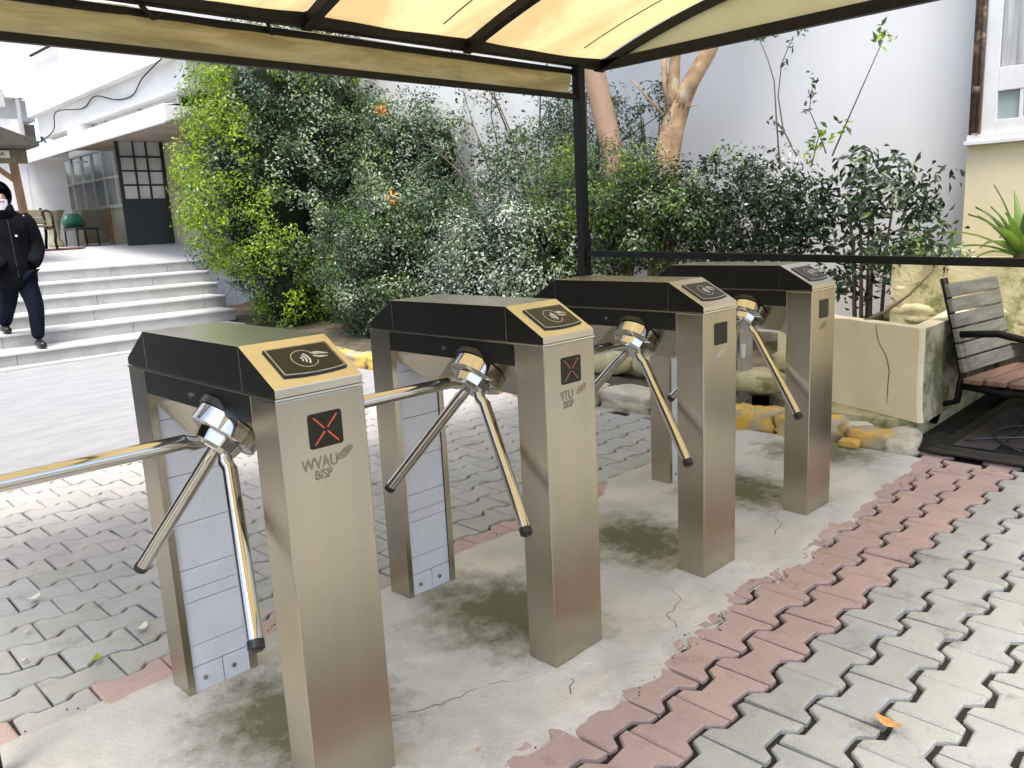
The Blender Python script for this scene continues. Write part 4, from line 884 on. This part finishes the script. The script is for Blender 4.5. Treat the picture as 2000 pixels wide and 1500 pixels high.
# fallen leaves and petals
def litter(name, x, y, s, m, label, cat='leaf', rz=0, grp=None):
    pts = [(math.cos(a) * s * (1 + .25 * math.sin(2 * a)), math.sin(a) * s * .5) for a in np.linspace(0, 2 * PI, 12, endpoint=False)]
    b_ = MB(); b_.v = [(px_, py_, .010 + .35 * s * abs(py_ / s) + .012 * (px_ / s) ** 2 * (s / .03)) for px_, py_ in pts] + [(0, 0, .008)]
    for i in range(12): b_.face([12, i, (i + 1) % 12])
    tag(obj(name, b_, m, loc=(x, y, .003), rot=(0, 0, rz), smooth=True), label, cat, grp)
litter('fallen_leaf', -.095, 1.025, .020, LEAF['lime'], 'small green leaf lying on the pavers left of the nearest turnstile', rz=.9)
litter('fallen_petal', .065, 1.11, .024, M['paleleaf'], 'pale petal lying close to the rear leg of the nearest turnstile', 'petal', rz=.6)
litter('fallen_petal', -.10, 1.62, .024, M['paleleaf'], 'pale curled petal on the pavers, farther left behind the nearest turnstile', 'petal', rz=.2)
litter('dead_leaf', 1.03, -.72, .030, M['deadleaf'], 'crumpled orange brown leaf on a grey paver at the lower right', rz=1.2)
for k, (x, y) in enumerate(((-.18, 1.38), (-.235, 1.19), (.35, .62), (2.3, .62))):
    tag(rock('pebble', (x, y, .012), (.008, .006, .005), M['palestone'], None, k), ('small pale pebble on the pavers at the far left', 'pale pebble beside a paver joint, nearer the camera on the left', 'tiny pebble on the concrete near the nearest turnstile', 'tiny pebble on the concrete between the last two turnstiles')[k], 'pebble')

# ------------------------------------------------------------------ person coming down the steps
def skin(name, V, E, R, m, parent, lv=2):
    me = bpy.data.meshes.new(name + '_cage'); me.from_pydata(V, E, []); o = bpy.data.objects.new('tmp', me); COL.objects.link(o)
    sk = o.modifiers.new('s', 'SKIN'); sk.use_smooth_shade = True; sd = me.skin_vertices[0].data
    for i, r in enumerate(R): sd[i].radius = r if isinstance(r, tuple) else (r, r); sd[i].use_root = (i == 0)
    su = o.modifiers.new('u', 'SUBSURF'); su.levels = lv; su.render_levels = lv
    dg = bpy.context.evaluated_depsgraph_get(); out = bpy.data.meshes.new_from_object(o.evaluated_get(dg)); bpy.data.objects.remove(o)
    out.name = name; out.materials.clear(); out.materials.append(m)
    for p in out.polygons: p.use_smooth = True
    return link(name, out, parent)
pr = empty('person', (1.52, 8.0, .142), 'person in black hooded coat, dark trousers and white face mask coming down the steps', 'person')
def rel(V): return [(x - 1.52, y - 8.0, z - .142) for x, y, z in V]
skel = [(1.54, 8.03, .93), (1.53, 8.02, 1.12), (1.52, 8.02, 1.34), (1.50, 8.0, 1.50), (1.485, 7.98, 1.60), (1.475, 7.965, 1.68),
        (1.66, 8.02, 1.42), (1.72, 8.06, 1.20), (1.665, 7.93, 1.03), (1.37, 8.02, 1.42), (1.31, 8.06, 1.20), (1.39, 7.93, 1.03),
        (1.60, 8.00, .86), (1.635, 7.90, .56), (1.60, 7.86, .22), (1.60, 7.74, .17), (1.47, 8.04, .86), (1.455, 8.12, .62), (1.425, 8.32, .36), (1.42, 8.21, .31)]
EDG = [(0, 1), (1, 2), (2, 3), (3, 4), (4, 5), (2, 6), (6, 7), (7, 8), (2, 9), (9, 10), (10, 11), (0, 12), (12, 13), (13, 14), (0, 16), (16, 17), (17, 18)]
skin('body', rel(skel), EDG, [.11, .10, .12, .05, .075, .07, .05, .04, .035, .05, .04, .035, .07, .05, .035, .03, .07, .05, .035, .03], M['skin'], pr)
def coat(u, v):
    prof = [(.76, .165, .135), (.80, .195, .155), (.95, .20, .16), (1.05, .185, .15), (1.18, .178, .145), (1.32, .195, .145), (1.42, .20, .13), (1.48, .155, .11), (1.52, .09, .09)]
    t = v * (len(prof) - 1); i = min(int(t), len(prof) - 2); f = t - i; z, rx, ry = [prof[i][q] + (prof[i + 1][q] - prof[i][q]) * f for q in range(3)]
    a = u * 2 * PI; w = 1 + .05 * zz((math.cos(a) * 2, math.sin(a) * 2, z * 6))
    return (1.535 - .03 * v - 1.52 + rx * w * math.cos(a), .02 + ry * w * math.sin(a), z - .142)
ct = obj('coat', MB().grid(coat, 36, 24), M['black_cloth'], pr, smooth=True)
for sx in (1, -1):
    sh = [(1.515 + sx * .15, 8.0, 1.45), (1.515 + sx * .195, 8.02, 1.38), (1.525 + sx * .225, 8.04, 1.20), (1.53 + sx * .215, 8.0, 1.10), (1.53 + sx * .155, 7.90, 1.01), (1.53 + sx * .13, 7.885, .98)]
    obj('sleeve', MB().tube(smooth_path(rel(sh), 4), [.062 + .022 * math.sin(min(q / 8, 1) * PI / 2) - .0011 * max(q - 8, 0) * 1.6 for q in range(21)], 14), M['black_cloth'], ct, smooth=True)
obj('zip', MB().tube(rel([(1.52, 7.862, .86), (1.512, 7.868, 1.2), (1.505, 7.872, 1.42)]), .004, 5), M['gap'], ct)
skin('trousers', rel(skel[:1] + skel[12:15] + skel[16:19]), [(0, 1), (1, 2), (2, 3), (0, 4), (4, 5), (5, 6)], [.14, .115, .085, .060, .115, .085, .060], M['navy'], pr)
skin('shoe', rel([(1.60, 7.89, .200), (1.60, 7.80, .185), (1.60, 7.69, .176)]), [(0, 1), (1, 2)], [.056, .048, .038], M['blackplastic'], pr)
skin('shoe', rel([(1.425, 8.35, .342), (1.42, 8.26, .328), (1.42, 8.16, .320)]), [(0, 1), (1, 2)], [.056, .048, .038], M['blackplastic'], pr)
def hood(u, v):
    # open shell: angle round the face opening, depth towards the back
    a = u * 2 * PI; k = v
    rr = .105 * math.cos(k * PI / 2 * .98) ** .6 + .012 * (1 - k); yb = -.075 + .20 * k
    p = Vector((rr * math.sin(a), yb, rr * 1.22 * math.cos(a)))
    R_ = Matrix.Rotation(-.18, 3, 'Z'); p = R_ @ p
    return (1.483 - 1.52 + p.x, 7.99 - 8 + p.y, 1.655 - .142 + p.z)
obj('hood', MB().grid(hood, 28, 10), M['black_cloth'], pr, smooth=True)
obj('collar', MB().tube([(1.50 - 1.52, .0, 1.46 - .142), (1.49 - 1.52, -.01, 1.56 - .142)], [.12, .105], 18), M['black_cloth'], pr, smooth=True)
hair = MB().grid(lambda u, v: (1.478 - 1.52 + .076 * math.sin((u - .5) * PI) * math.cos(v * .9), -.03 - .074 * math.cos((u - .5) * PI) * .9, 1.715 - .142 + .04 * v), 12, 4); obj('hair', hair, M['black_cloth'], pr, smooth=True)
for sx in (-.028, .028): obj('eye', MB().tube([(1.478 - 1.52 + sx - .01, -.112, 1.645 - .142), (1.478 - 1.52 + sx + .01, -.112, 1.645 - .142)], .006, 8), M['gap'], pr)
mk = obj('face_mask', MB().grid(lambda u, v: (1.484 - 1.52 + .066 * math.sin((u - .5) * 2.4), -.035 - .092 * math.cos((u - .5) * 2.2) * (1 - .25 * abs(v - .5)), 1.515 - .142 + .10 * v), 14, 8), M['maskwhite'], pr, smooth=True)
obj('mask_print', MB().grid(lambda u, v: (1.478 - 1.52 + .04 * math.sin((u - .5) * 2.2), -.040 - .094 * math.cos((u - .5) * 1.6), 1.580 - .142 + .022 * v), 10, 2), M['maskpink'], mk, smooth=True)
obj('badge', MB().tube([(1.555 - 1.52, -.135, 1.262 - .142), (1.555 - 1.52, -.142, 1.262 - .142)], .011, 12), M['maskwhite'], pr)
